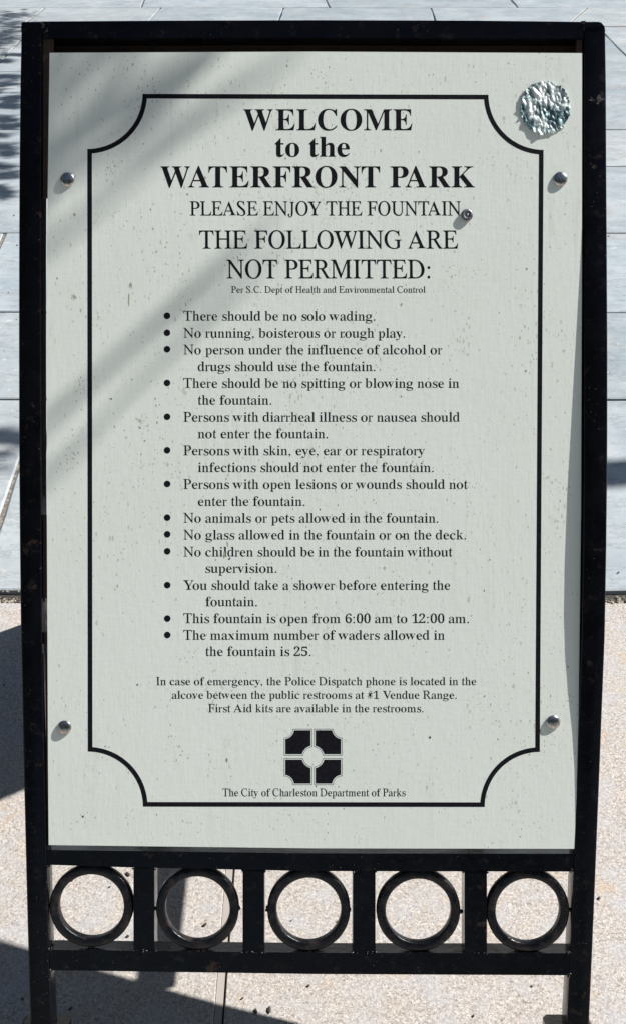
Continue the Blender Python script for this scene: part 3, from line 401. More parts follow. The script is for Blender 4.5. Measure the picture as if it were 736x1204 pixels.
  'x': (500, '23,0 23,27 43,36 61,46 81,58 96,77 192,205 72,380 48,400 4,418 4,426 252,426 252,418 215,412 198,388 210,364 264,281 333,365 345,382 355,417 362,395 339,412 323,416 315,416 315,441 446,441 446,416 429,408 410,397 393,382 378,361 286,251 427,47 450,30 460,25 476,22 476,16 229,16 229,23 250,25 266,28 294,50 292,42 285,66 270,91 214,173 145,87 131,65 123,40 128,30 171,20 158,19 158,0'),
  'y': (500, '79,-185 45,-180 20,-166 4,-145 -1,-119 1,-112 18,-86 33,-76 53,-71 75,-74 89,-82 98,-94 101,-109 101,-115 100,-123 105,-136 128,-142 151,-132 175,-105 199,-63 222,15 69,362 45,396 31,403 10,415 -8,417 -11,417 -11,443 251,443 251,417 207,411 178,385 180,394 184,376 190,360 278,148 356,343 365,370 370,390 370,399 356,411 338,415 330,416 330,441 447,441 447,413 442,412 428,400 395,347 244,-32 239,-59 229,-82 219,-103 209,-121 199,-136 173,-166 141,-179 111,-182'),
 },
 'bold': {
  'A': (722, '-13,0 -13,27 13,31 35,45 43,53 50,64 58,77 65,93 73,111 307,694 334,693 572,129 581,109 589,91 597,75 605,62 612,51 632,33 660,27 660,0 341,0 341,27 370,29 393,34 409,42 419,53 422,68 418,88 406,121 376,197 154,197 117,105 112,87 111,72 114,56 123,43 137,34 158,29 184,27 190,27 190,0|169,239 360,239 263,475'),
  'C': (722, '382,-16 343,-14 306,-9 270,0 236,13 204,29 175,49 148,71 124,97 102,125 83,155 67,189 55,224 46,261 41,299 39,340 41,380 46,419 55,455 67,490 83,522 103,553 125,581 149,606 176,628 206,647 239,664 273,677 309,686 346,691 386,693 414,691 444,687 477,679 511,669 547,655 562,650 577,648 607,659 624,693 650,693 650,459 625,459 610,495 594,527 575,557 554,583 530,606 506,625 480,641 453,651 424,658 395,660 330,647 279,608 243,544 221,453 214,337 222,228 246,144 286,83 342,47 414,35 438,36 462,40 486,46 509,55 533,66 556,80 578,96 599,115 619,135 638,158 666,132 622,79 571,37 514,8 451,-10'),
  'E': (667, '21,0 21,25 41,26 58,28 72,32 84,37 93,44 100,53 105,65 109,79 111,96 112,116 112,549 111,573 109,594 105,611 100,624 92,633 66,648 24,653 24,678 594,678 594,476 571,476 565,511 555,541 542,567 526,588 506,605 483,618 455,628 423,635 386,640 345,641 297,637 285,631 277,620 273,603 272,578 272,366 288,366 313,367 336,372 355,378 372,388 386,400 398,416 408,435 416,458 423,484 429,514 453,514 453,176 428,176 426,199 422,220 418,239 413,255 406,270 386,299 358,317 345,322 330,326 314,329 296,330 276,331 272,331 272,100 275,69 286,52 307,44 343,41 371,42 398,44 422,47 445,52 466,57 486,65 504,74 522,85 537,97 552,111 566,128 578,146 590,166 602,188 612,213 640,213 599,0'),
  'F': (611, '23,0 23,26 66,34 93,50 99,59 105,72 108,87 110,104 111,125 111,558 110,578 108,595 104,610 99,621 91,630 64,645 21,653 21,678 586,678 586,476 562,476 557,500 552,521 545,541 538,559 529,574 519,588 507,600 494,610 478,619 461,626 442,632 421,636 397,639 371,641 342,642 297,639 284,635 276,627 272,613 271,593 271,368 283,368 308,369 330,374 350,380 367,390 381,402 393,418 403,437 411,460 418,486 423,516 450,516 450,176 424,176 419,209 412,238 404,262 394,283 382,298 368,311 350,321 330,327 307,332 281,333 271,333 271,120 273,88 279,63 292,46 312,35 341,29 382,26 382,0'),
  'K': (778, '24,0 24,26 67,32 94,47 100,56 106,68 109,82 111,100 112,120 112,564 107,605 93,631 67,647 25,653 25,678 361,678 361,653 328,649 305,643 289,633 279,618 274,595 272,564 272,348 478,556 493,572 504,586 512,600 517,612 519,623 516,634 505,642 488,648 464,652 433,653 433,678 723,678 723,653 710,653 675,648 637,634 598,611 556,579 513,537 403,424 690,69 708,50 725,37 745,29 773,26 773,0 418,0 418,26 455,27 479,31 492,39 497,51 490,70 471,98 297,318 272,295 272,120 273,100 275,82 278,68 284,56 290,47 317,32 361,26 361,0'),
  'L': (667, '23,0 23,26 66,32 93,47 99,56 105,68 108,82 110,100 111,120 111,564 106,606 92,632 66,647 24,653 24,678 372,678 372,653 336,651 310,646 291,636 279,620 273,596 271,564 271,123 276,70 284,55 297,46 318,42 348,41 376,42 402,44 426,47 448,53 468,59 487,67 505,77 521,89 536,103 550,118 564,136 576,156 588,179 599,203 609,230 636,230 598,0'),
  'M': (944, '21,0 21,26 64,32 91,47 107,74 112,118 112,569 110,598 105,619 95,634 78,643 55,650 22,653 22,678 275,678 472,212 669,678 919,678 919,653 878,645 852,630 839,604 834,563 834,127 836,90 841,63 851,45 866,34 888,29 918,26 918,0 589,0 589,26 621,30 644,37 660,48 670,65 675,90 677,124 677,594 429,0 402,0 157,579 157,119 158,98 160,80 165,65 170,53 178,44 188,38 200,32 215,29 232,27 252,26 252,0'),
  'N': (722, '600,-16 159,521 159,117 163,73 176,46 203,32 248,26 248,0 27,0 27,26 58,29 80,34 96,45 106,61 111,85 113,117 113,578 94,601 79,619 67,632 59,641 54,645 27,653 27,678 233,678 582,251 582,562 580,594 575,616 565,632 549,642 525,649 493,653 493,678 714,678 714,653 671,647 645,632 632,605 628,561 628,-16'),
  'O': (778, '388,-16 359,-15 331,-12 303,-6 277,1 251,11 226,23 203,36 181,51 160,68 140,86 122,106 106,127 91,150 78,174 67,199 58,225 50,253 45,281 42,309 41,339 42,369 45,397 50,425 58,452 67,478 78,504 91,528 106,550 123,571 141,591 161,610 182,627 205,642 228,655 253,667 280,677 307,684 335,690 365,693 395,694 424,693 452,690 480,684 506,677 532,667 557,656 580,643 602,628 623,612 642,593 660,574 676,553 691,530 704,506 715,481 725,455 732,427 738,399 741,369 742,339 741,309 738,281 732,253 725,225 715,199 704,174 691,150 676,127 659,106 641,86 621,68 600,51 577,36 554,23 528,11 502,1 475,-6 447,-12 418,-15|394,18 456,31 503,69 538,134 558,223 565,339 563,399 557,453 548,501 535,543 517,578 497,608 474,631 448,647 419,657 387,660 325,647 278,609 243,544 223,455 216,339 218,279 224,225 233,178 247,136 264,100 285,70 308,48 334,31 363,21'),
  'P': (611, '23,0 23,26 66,32 93,47 99,56 105,68 108,82 110,100 111,120 111,564 106,605 92,631 66,646 24,653 24,678 318,678 366,677 409,674 445,670 475,663 500,655 520,645 537,634 553,622 568,608 580,592 590,575 599,557 604,537 608,516 609,494 606,461 599,431 586,404 569,379 546,357 518,339 486,325 449,314 407,308 360,306 271,306 271,120 272,100 274,82 277,68 283,56 289,47 316,32 360,26 360,0|271,342 300,342 328,343 352,347 373,354 391,364 404,376 415,391 424,411 430,433 434,460 435,490 434,520 431,546 426,569 419,589 409,605 398,618 383,629 366,636 345,641 322,642 297,639 281,631 274,616 271,593'),
  'R': (722, '23,0 23,26 66,32 93,47 99,56 105,68 108,82 110,100 111,120 111,564 106,605 92,631 66,646 24,653 24,678 323,678 380,676 431,671 476,662 514,650 547,634 574,614 594,591 609,564 618,533 621,498 615,452 597,412 566,379 524,353 469,333 643,75 673,38 690,29 712,26 715,26 715,0 504,0 300,316 271,316 271,120 272,100 274,82 277,68 283,56 289,47 316,32 360,26 360,0|271,348 303,348 332,349 359,354 381,361 401,371 416,384 429,401 439,420 446,444 451,470 452,500 447,551 433,591 410,619 376,636 334,642 301,639 282,629 274,609 271,574'),
  'T': (667, '137,0 137,26 157,27 175,29 190,33 202,39 211,46 219,55 225,67 229,82 231,100 232,120 232,645 222,645 192,643 164,638 139,629 117,617 97,600 80,581 66,559 55,533 48,505 43,473 16,473 16,678 611,678 611,472 586,472 573,534 548,583 511,617 462,638 400,645 392,645 392,120 393,99 395,81 399,66 404,54 411,45 421,38 433,33 448,29 467,27 488,26 488,0'),
  'W': (1000, '254,-16 48,585 36,615 22,636 4,648 -23,653 -23,678 269,678 269,653 241,650 223,643 212,630 209,611 212,586 220,555 332,228 448,525 426,594 413,623 398,639 375,648 341,653 341,678 654,678 654,653 629,651 610,647 596,639 588,627 585,613 594,575 706,247 805,550 814,582 817,605 813,627 801,641 780,649 749,653 749,678 929,678 929,653 903,644 885,627 870,601 856,565 664,-16 637,-16 470,460 283,-16'),
  'e': (444, '229,-15 206,-14 185,-10 164,-4 145,5 126,15 109,29 93,44 79,61 66,81 55,102 46,125 38,150 33,176 30,204 29,234 30,261 33,287 39,312 46,336 56,358 68,379 81,398 95,415 112,430 129,443 149,454 169,463 189,469 211,473 234,474 267,472 297,465 324,453 349,438 370,417 389,392 403,364 413,332 419,297 421,258 421,247 174,247 180,181 195,129 219,92 253,70 297,63 320,66 342,73 363,86 383,105 402,128 424,108 393,64 358,29 319,5 276,-10|173,286 300,286 300,320 299,344 298,365 295,384 292,399 287,412 269,435 240,442 216,436 197,420 184,392 176,353 173,303'),
  'h': (556, '27,0 27,24 51,28 67,38 75,56 78,83 78,594 75,621 68,639 53,650 28,655 28,678 220,678 220,397 244,425 270,446 298,462 329,471 362,474 409,468 445,449 471,417 487,372 492,315 492,83 494,56 502,38 517,28 541,24 541,0 301,0 301,24 308,24 339,39 350,83 350,323 348,359 341,384 327,399 302,404 284,402 266,395 250,385 234,369 220,350 220,83 222,56 229,38 244,28 268,24 268,0'),
  'o': (500, '251,-15 225,-14 201,-10 177,-3 155,5 134,17 115,31 98,46 82,64 68,83 56,104 46,127 38,151 32,176 29,202 28,229 29,257 32,283 38,309 46,333 56,355 68,377 82,396 98,413 115,429 134,442 155,454 177,463 200,469 225,473 250,474 275,473 300,469 323,463 344,454 365,443 384,430 402,414 417,397 431,378 443,357 454,334 462,310 467,285 471,257 472,229 471,201 467,174 462,149 454,125 443,102 431,81 417,62 402,45 384,29 365,16 345,5 323,-4 301,-10 276,-14|251,17 287,27 311,58 319,84 323,121 327,229 326,278 324,320 321,355 315,383 309,403 285,434 251,445 214,434 191,403 185,382 180,355 177,320 175,279 174,230 178,121 183,84 191,58 215,27'),
  't': (333, '184,-14 161,-13 141,-9 124,-3 110,5 98,15 89,29 81,44 76,62 73,83 72,106 72,415 30,415 30,446 131,549 147,568 160,585 173,601 183,617 192,631 215,631 215,462 309,462 309,415 215,415 215,122 217,95 222,75 233,64 250,60 263,62 276,68 287,78 298,93 307,111 331,98 310,58 285,26 256,4 222,-10'),
 },
}

# ---------------------------------------------------------------- ground and paving
def sheet(name, x0, x1, y0, y1, z, mat, kind='structure'):
    bm = bmesh.new()
    bm.faces.new([bm.verts.new(p) for p in ((x0, y0, z), (x1, y0, z), (x1, y1, z), (x0, y1, z))])
    return tag(link(name, bm, mat, normals=False), kind=kind)

sheet('ground', -400, 400, -400, 400, -0.06, M['soil'])

def slab_mesh(poly, top, bottom, bevel, jitter=0.0, seed=0, mats=1):
    """a paving piece: outline resampled and roughened, bevelled top edge"""
    pts = []
    n = len(poly)
    for i in range(n):
        a, b_ = Vector(poly[i]), Vector(poly[(i + 1) % n])
        k = max(1, min(6, int((b_ - a).length / 0.12))) if jitter else 1
        for j in range(k):
            p = a.lerp(b_, j / k)
            if jitter:
                q = noise.noise_vector(Vector((p.x * 9, p.y * 9, seed * 3.7)))
                p = p + Vector((q.x, q.y)) * jitter
            pts.append(p)
    bm = bmesh.new()
    c = sum(pts, Vector((0, 0))) / len(pts)
    t = []; e = []; lo = []
    for p in pts:
        inn = (c - p).normalized() * bevel
        t.append(bm.verts.new((p.x + inn.x, p.y + inn.y, top)))
        e.append(bm.verts.new((p.x, p.y, top - bevel * 0.7)))
        lo.append(bm.verts.new((p.x, p.y, bottom)))
    bm.faces.new(t)
    m = len(t)
    for i in range(m):
        j = (i + 1) % m
        bm.faces.new((t[i], t[j], e[j], e[i])); bm.faces.new((e[i], e[j], lo[j], lo[i]))
    return bm

YEDGE = G(368, 702).y                                  # where bluestone meets the concrete
# concrete walk in front
walk = sheet('concrete_walk', -9.1, 11, -9.62, YEDGE - 0.014, -0.045, M['darkjoint'])
xs = G(272, 1060).x
joints = [xs + k * 1.83 for k in range(-5, 7)]
for i in range(len(joints) - 1):
    x0, x1 = joints[i] + 0.0010, joints[i + 1] - 0.0010
    for (y0, y1) in ((-2.2, YEDGE - 0.018), (-5.9, -2.205), (-9.6, -5.905)):
        bm = slab_mesh([(x0, y0), (x1 - 0.010, y0), (x1 - 0.010, y1), (x0, y1)], 0.0, -0.05, 0.003)
        o = link('concrete_slab', bm, [M['concrete']], walk)
        bm = slab_mesh([(x1 - 0.0096, y0), (x1, y0), (x1, y1), (x1 - 0.0096, y1)], -0.0008, -0.05, 0.002)
        link('tooled_edge', bm, [M['tooled']], o)

# bluestone terrace behind
TW, TY = 4.6, 17.0
terrace = sheet('bluestone_terrace', -TW, TW, YEDGE - 0.014, TY, -0.012, M['darkjoint'])
for x0, x1, y0, y1 in ((-80, -TW - .004, YEDGE, 90), (TW + .004, 80, YEDGE, 90), (-TW, TW, TY + .004, 90)):
    sheet('distant_paving', x0, x1, y0, y1, -0.002, M['soil'])
rows = [YEDGE + 0.018] + [G(368, p).y for p in (469, 366.5, 273.5, 195, 152, 84, 31, 9)]
y = rows[-1]
while y < TY - 1.2: y += rnd.uniform(0.5, 0.95); rows.append(y)
rows.append(TY)

def gp(px, py): g = G(px, py); return (g.x, g.y)
def through(pa, pb, y):
    (xa, ya), (xb, yb) = gp(*pa), gp(*pb)
    return xa + (xb - xa) * (y - ya) / (yb - ya)
fixed = {0: [((20, 555), (2, 608))], 2: [((22, 243), (8, 272))], 3: [((22, 243), (16, 256))], 4: [((714, 156), (736, 184))],
         7: [((60, 4), (45, 24)), ((262, 4), (257, 22)), ((459, 5), (467, 22))], 8: [((690, 2), (702, 9))]}
fixed = {0: [((20, 555), (2, 608))], 2: [((22, 243), (8, 272))], 3: [((712, 155), (736, 184))],
         6: [((60, 10), (45, 26)), ((262, 6), (257, 22)), ((459, 8), (467, 22))], 7: [((62, 2), (52, 10)), ((700, 0), (690, 9))]}
sid = 0
for ri in range(len(rows) - 1):
    y0, y1 = rows[ri], rows[ri + 1]
    gap = 0.0065 if ri < 4 else 0.007
    ends = []
    for (pa, pb) in fixed.get(ri, []):
        ends.append((through(pa, pb, y0), through(pa, pb, y1), 0.0045))
    hw = TW - 0.5
    x = -hw + rnd.uniform(0, 0.6)
    reach = 0.48 + 0.27 * y0
    while x < hw:
        if all(abs(x - (a + b_) / 2) > 0.42 for a, b_, _ in ends):
            # the strips either side of the sign show which joints there are; keep the rest out of them
            px = CX + F_PX * x / ((Vector((x, y0, 0)) - CAM).dot(AX))
            if ri > 5 or 90 < px < 640 or px < -60 or px > 800:
                ends.append((x + rnd.uniform(-.03, .03), x + rnd.uniform(-.03, .03), 0.004))
        x += rnd.uniform(0.6, 1.25)
    ends += [(-TW, -TW, 0.004), (TW, TW, 0.004)]
    ends.sort(key=lambda t: t[0] + t[1])
    for (a, b_) in zip(ends[:-1], ends[1:]):
        g0, g1 = a[2], b_[2]
        poly = [(a[0] + g0, y0 + gap), (b_[0] - g1, y0 + gap), (b_[1] - g1, y1 - gap), (a[1] + g0, y1 - gap)]
        bm = slab_mesh(poly, rnd.uniform(-0.001, 0.0012), -0.03, 0.004, 0.006 if ri < 9 else 0.0, sid)
        link('flagstone', bm, M['slate'], terrace); sid += 1
    for (xa, xb, g) in ends:
        if g > 0.0042:                                   # sandy mortar fills the wide slanting joints
            bm = slab_mesh([(xa - g * 1.4, y0), (xa + g * 1.4, y0), (xb + g * 1.4, y1), (xb - g * 1.4, y1)], -0.0035, -0.02, 0.003, 0.003, sid)
            link('mortar_joint', bm, M['sand'], terrace)

# crumbled grit along the edge between bluestone and concrete
bm = bmesh.new()
for k in range(3200):
    x = rnd.uniform(-1.1, 1.1); yy = YEDGE + rnd.gauss(0, 0.009)
    s = rnd.uniform(0.0008, 0.0034)
    if abs(yy - YEDGE) > 0.020: s *= 0.5
    z = -0.010 if abs(yy - YEDGE) < 0.016 else 0.0
    mt = Matrix.Translation((x, yy, z + s * 0.4)) @ Matrix.Rotation(rnd.uniform(0, 6), 4, 'Z') @ Matrix.Diagonal((s * rnd.uniform(.7, 1.8), s, s * rnd.uniform(.4, .9), 1))
    bmesh.ops.create_icosphere(bm, subdivisions=1, radius=1.0, matrix=mt)
tag(link('joint_grit', bm, M['grit']), kind='stuff', label='sandy grit and dead moss in the gap between concrete and bluestone')
bm = bmesh.new()
for k in range(420):
    x = rnd.uniform(-1.2, 1.2); yy = rnd.uniform(-.4, YEDGE)
    if k % 3 == 0: yy = rnd.uniform(YEDGE, 5)
    s = rnd.uniform(0.0008, 0.0026)
    mt = Matrix.Translation((x, yy, s * 0.4 + 0.001)) @ Matrix.Rotation(rnd.uniform(0, 6), 4, 'Z') @ Matrix.Diagonal((s * rnd.uniform(.7, 2.4), s, s * .6, 1))
    bmesh.ops.create_icosphere(bm, subdivisions=1, radius=1.0, matrix=mt)
tag(link('loose_grit', bm, M['darkspeck']), kind='stuff', label='tiny dark crumbs scattered over the pavement')

# ---------------------------------------------------------------- the A-frame sign
BASE = Vector((0, 0.55, 0))
sign = bpy.data.objects.new('park_rules_sign', None); C.objects.link(sign); sign.location = BASE
tag(sign, 'black steel A-frame board with rounded rings below a pale green panel of park fountain rules', 'sign')

def interp(tab, y):
    if y <= tab[0][0]: return tab[0][1]
    for (a, va), (b_, vb) in zip(tab[:-1], tab[1:]):
        if y <= b_: return va + (vb - va) * (y - a) / (b_ - a)
    return tab[-1][1]
YS = [25, 26.6, 31, 38, 100, 200, 300, 400, 500, 560, 640, 700, 750, 800, 850, 900, 950, 1000, 1050, 1120, 1200, 1260, 1331]
LO = [(25, 27.2), (26.6, 25.9), (31, 25.4), (100, 24), (200, 23), (300, 22.5), (450, 22.3), (600, 23), (750, 24.7), (900, 28), (1040, 31.3), (1120, 33.5), (1204, 36), (1300, 39)]
LI = [(25, 49.5), (300, 48.5), (450, 48.5), (600, 49), (750, 50), (900, 53), (1000, 55.3), (1060, 56.5), (1120, 58), (1204, 61.5), (1300, 64.5)]
RO = [(25, 703.5), (26.6, 706.5), (31, 710.2), (38, 711.4), (100, 712.3), (300, 713), (450, 713.3), (600, 712), (750, 709.5), (900, 704.7), (1000, 701), (1100, 697), (1204, 692.3), (1300, 688)]
RI = [(25, 686.5), (300, 686.5), (600, 685), (750, 682.5), (900, 678), (1000, 675), (1100, 671), (1204, 666), (1300, 662)]
PROUD = [(25, 0.0), (190, 0.0004), (300, 0.0019), (400, 0.0034), (500, 0.0049), (560, 0.0058), (640, 0.0064), (700, 0.0064), (750, 0.0058),
         (800, 0.0044), (850, 0.0027), (900, 0.0015), (1000, 0.0003), (1300, 0.0)]
DEPTH = 0.031

def loft_post(bm, lo, li, proud, to3):
    rings = []
    for y in YS:
        xa, va = L(interp(lo, y), y); xb, vb = L(interp(li, y), y)
        d = proud(y) if proud else 0.0
        if y == 25: d -= 0.0016
        v = (va + vb) / 2
        rings.append([bm.verts.new(to3(xa, v, d)), bm.verts.new(to3(xb, v, d)),
                      bm.verts.new(to3(xb, v, -DEPTH + d)), bm.verts.new(to3(xa, v, -DEPTH + d))])
    fs = []
    for a, b_ in zip(rings[:-1], rings[1:]):
        for i in range(4):
            fs.append(bm.faces.new((a[i], a[(i + 1) % 4], b_[(i + 1) % 4], b_[i])))
    bm.faces.new(rings[0]); bm.faces.new(list(reversed(rings[-1])))
    bm.normal_update()
    es = [e for e in bm.edges if e.calc_face_angle(0) > 0.6 and abs((e.verts[0].co - e.verts[1].co).z) > 0.006]
    bmesh.ops.bevel(bm, geom=es, offset=0.0022, segments=3, affect='EDGES', profile=0.5)

def weld(bm, x, v, d, r_, to3, n=3):
    for k in range(n):
        c = to3(x + rnd.uniform(-r_, r_), v + rnd.uniform(-r_, r_), d + rnd.uniform(-.002, .001))
        s = r_ * rnd.uniform(.6, 1.1)
        mt = Matrix.Translation(c) @ Matrix.Diagonal((s * rnd.uniform(.8, 1.4), s, s, 1))
        res = bmesh.ops.create_icosphere(bm, subdivisions=2, radius=1.0, matrix=mt)
        for v_ in res['verts']:
            v_.co += noise.noise_vector(v_.co * 300) * s * 0.35

def poly_px(pts): return [L(px, py) for px, py in pts]

def build_frame(to3, is_front):
    parts = []
    for (lo, li, pr) in ((LO, LI, None), (RI, RO, lambda y: interp(PROUD, y))):
        bm = bmesh.new(); loft_post(bm, lo, li, pr, to3)
        parts.append(link('post', bm, M['paint'], sign, BASE, smooth=None))
    # top rail, rail under the panel, bottom rail
    for name, pts in (('top_rail', [(49.9, 25), (200, 24), (368, 23.5), (560, 24), (685.9, 25.5), (685.9, 45.3), (368, 44), (49.9, 44.5)]),
                      ('middle_rail', [(55.2, 999.5), (368, 1003.5), (674.4, 1004), (673.6, 1025), (368, 1024.5), (150, 1020), (56, 1017)]),
                      ('bottom_rail', [(58.2, 1117), (368, 1120.5), (670, 1121), (669, 1147), (368, 1145.5), (59, 1141)])):
        bm = bmesh.new(); prism(bm, poly_px(pts), -0.0006, -DEPTH + .0006, to3, 0.0024)
        parts.append(link(name, bm, M['paint'], sign, BASE, smooth=None))
    ytop = [(107, 1019), (232, 1022.5), (363, 1024.5), (492, 1025), (621, 1025)]
    for i, (cx, cy) in enumerate(((107, 1067.2), (232, 1070), (363, 1071.5), (492, 1072.3), (621, 1072.5))):
        x, v = L(cx, cy); r0 = (L(cx + 49, cy)[0] - L(cx - 49, cy)[0]) / 2; r1 = r0 * 38.2 / 49
        bm = bmesh.new(); n = 132
        wob = rnd.uniform(0, 6)
        prof = [(r0, -.0046), (r0 - .0005, -.0038), (r0 - .0013, -.0032), (r0 - .0025, -.0029), (r1 + .0022, -.0029), (r1 + .0012, -.0032), (r1 + .0005, -.0037), (r1, -.0046), (r1, -.0145), (r1 + .001, -.0155), (r0 - .001, -.0155), (r0, -.0145)]
        ringv = []
        for k in range(n):
            a = 2 * math.pi * k / n
            w = 1 + 0.006 * math.sin(2 * a + wob)
            ringv.append([bm.verts.new(to3(x + q * w * math.cos(a), v + q * w * math.sin(a), dd)) for q, dd in prof])
        for k in range(n):
            A_, B_ = ringv[k], ringv[(k + 1) % n]
            for j in range(len(prof)):
                bm.faces.new((A_[j], B_[j], B_[(j + 1) % len(prof)], A_[(j + 1) % len(prof)]))
        wb = bmesh.new()
        for a in (0, math.pi / 2, math.pi, -math.pi / 2):
            weld(wb, x + (r0 - .002) * math.cos(a), v + (r0 - .002) * math.sin(a), -.0065, 0.0026, to3, 5)
        o = link('ring', bm, M['ring'], sign, BASE, smooth=None)
        link('weld_bead', wb, M['gloss'], o, BASE, smooth=True)
        parts.append(o)
    for (a, b_, t, bt) in ((157.2, 181.8, 1021.2, 1118), (285.5, 311, 1024.2, 1119.5), (414.6, 441.2, 1025, 1120.4), (545.8, 572.2, 1025.4, 1120.6)):
        bm = bmesh.new(); prism(bm, poly_px([(a, t), (b_, t), (b_, bt), (a, bt)]), -0.0012, -DEPTH + .0012, to3, 0.0014)
        o = link('divider', bm, M['paint'], sign, BASE, smooth=None); parts.append(o)
        wb = bmesh.new()
        for xx in (a - .5, a + 5, a + 11, b_ - 10, b_ - 4, b_ + .5): weld(wb, *L(xx, bt + 0.4), -.0012, 0.0011, to3, 3)
        for xx in (a, b_): weld(wb, *L(xx, t + 0.5), -.002, 0.0013, to3, 3)
        link('weld_bead', wb, M['gloss'], o, BASE, smooth=True)
    for (wx, wy, n_) in ((50.5, 27, 4), (52, 31, 3), (54, 37, 3), (686, 27, 3), (57.6, 1019, 3), (59, 1117, 6), (60, 1141, 3), (669, 1121, 5), (670, 1147, 3), (672, 1024, 3)):
        wb = bmesh.new(); weld(wb, *L(wx, wy), -0.0004, 0.0018, to3, n_)
        link('weld_bead', wb, M['gloss'], parts[1 if wx > 368 else 0], BASE, smooth=True)
    # flat strips welded behind the gap, to which the panel is bolted
    for (xa, xb) in ((50.2, 62), (679.5, 685.2)):
        for (ya, yb) in (((44, 231), (606, 704), (745, 758), (770, 996)) if is_front and xa < 100 else ((44, 996),)):
            dx = interp(LI, (ya + yb) / 2) - 49.5 if xa < 100 else interp(RI, (ya + yb) / 2) - 686
            dxx = dx if xa < 100 else dx + 0.4
            bm = bmesh.new(); prism(bm, poly_px([(xa + dxx, ya), (xb + dxx, ya), (xb + dxx, yb), (xa + dxx, yb)]), -0.0052, -0.012, to3, 0.0006, 1)
            parts.append(link('mounting_strip', bm, M['rust'], sign, BASE))
    bm = bmesh.new(); prism(bm, poly_px([(51, 45), (685.5, 45), (685.5, 82), (51, 82)]), -0.026, -0.030, to3, 0.0006, 1)
    parts.append(link('mounting_strip', bm, M['rust'], sign, BASE))
    # shoe at the foot of each post
    for (cx_, w0, w1) in ((52, 20, 76.5), (674, 645, 701)):
        bm = bmesh.new()
        xa, v1 = L(w0, 1211); xb, _ = L(w1, 1211)
        prism(bm, [(xa, 0.010), (xb, 0.010), (xb, v1 - .004), (xb - .004, v1), (xa + .004, v1), (xa, v1 - .004)], 0.004, -DEPTH - .010, to3, 0.003)
        weld(bm, xb - .012, v1 + .001, 0.0, 0.0035, to3, 4); weld(bm, xa + .012, v1 + .001, 0.002, 0.003, to3, 4)
        o = link('shoe', bm, M['paint'], sign, BASE, smooth=None)
        bm = bmesh.new()
        c = to3((xa + xb) / 2, 0, -DEPTH / 2)
        bmesh.ops.create_cube(bm, size=1.0, matrix=Matrix.Translation((c.x, c.y + .0, 0.0045)) @ Matrix.Diagonal((xb - xa + .03, 0.085, 0.009, 1)))
        bmesh.ops.bevel(bm, geom=bm.edges[:], offset=0.002, segments=2, affect='EDGES')
        link('foot_pad', bm, M['paint'], o, BASE)
    # the board itself
    bm = bmesh.new()
    pp = [(58.8, 62), (368, 60.6), (683.8, 62.4), (683.6, 300), (682.6, 600), (679, 900), (674.6, 998), (368, 997.4), (57.8, 993.6), (57, 900), (55.6, 600), (55.6, 300)]
    prism(bm, poly_px(pp), 0.0, -0.0045, to3, 0.0005, 1)
    bmesh.ops.recalc_face_normals(bm, faces=bm.faces[:])
    nn = N if is_front else N2
    for f in bm.faces: f.material_index = 0 if f.normal.dot(nn) > 0.9 else (2 if f.normal.dot(nn) < -0.9 else 1)
    board = link('sign_panel', bm, [M['panel'], M['edge'], M['rust']], sign, BASE, normals=False)
    return board

board = build_frame(front, True)
board2 = build_frame(rear, False)

def bar(name, a, b_, w, h, mat, parent, off):
    """straight bar of section w (x) by h (z) between two points"""
    bm = bmesh.new()
    q = [(-w / 2, -h / 2), (w / 2, -h / 2), (w / 2, h / 2), (-w / 2, h / 2)]
    A_ = [bm.verts.new(a + Vector((x, 0, z))) for x, z in q]; B_ = [bm.verts.new(b_ + Vector((x, 0, z))) for x, z in q]
    bm.faces.new(A_); bm.faces.new(list(reversed(B_)))
    for i in range(4): bm.faces.new((A_[i], A_[(i + 1) % 4], B_[(i + 1) % 4], B_[i]))
    bmesh.ops.recalc_face_normals(bm, faces=bm.faces[:])
    bmesh.ops.bevel(bm, geom=bm.edges[:], offset=0.001, segments=1, affect='EDGES')
    return link(name, bm, mat, parent, off)

HS = 0.54
for s in (-1, 1):
    ya = HS * math.tan(LEAN) + 0.03; yb = (FOOT2 - U2 * 0).y - HS * math.tan(LEAN2) - 0.03
    bar('spreader_bar', Vector((s * 0.297, ya, HS)), Vector((s * 0.297, yb, HS)), 0.010, 0.048, M['paint'], sign, BASE)
    # hinge joining the two frames at the top
    p = U * TOPV
    bar('hinge', Vector((s * 0.22, p.y + .018, p.z - .014)), Vector((s * 0.22, APEX.y - .02, p.z - .014)), 0.05, 0.004, M['paint'], sign, BASE)

# ---------------------------------------------------------------- print on the board
PRINT = 0.00007
def to_board(px, py, d=PRINT):
    x, v = L(px, py); return front(x, v, d)

def inside2(p, loop):
    c = False
    for i in range(len(loop)):
        a, q = loop[i - 1], loop[i]
        if (a[1] > p[1]) != (q[1] > p[1]) and p[0] < (q[0] - a[0]) * (p[1] - a[1]) / (q[1] - a[1]) + a[0]: c = not c
    return c

def tess(loops):
    """triangles of closed loops; loops lying in another loop are its holes, others are islands"""
    start = []; k = 0
    for lp in loops: start.append(k); k += len(lp)
    outer = [i for i, lp in enumerate(loops) if sum(inside2(lp[0], o2) for j, o2 in enumerate(loops) if j != i) % 2 == 0]
    tris = []
    for i in outer:
        holes = [j for j, lp in enumerate(loops) if j not in outer and inside2(lp[0], loops[i])]
        idx = [start[q] + t for q in [i] + holes for t in range(len(loops[q]))]
        for t in tessellate_polygon([loops[q] for q in [i] + holes]): tris.append([idx[v] for v in t])
    return tris

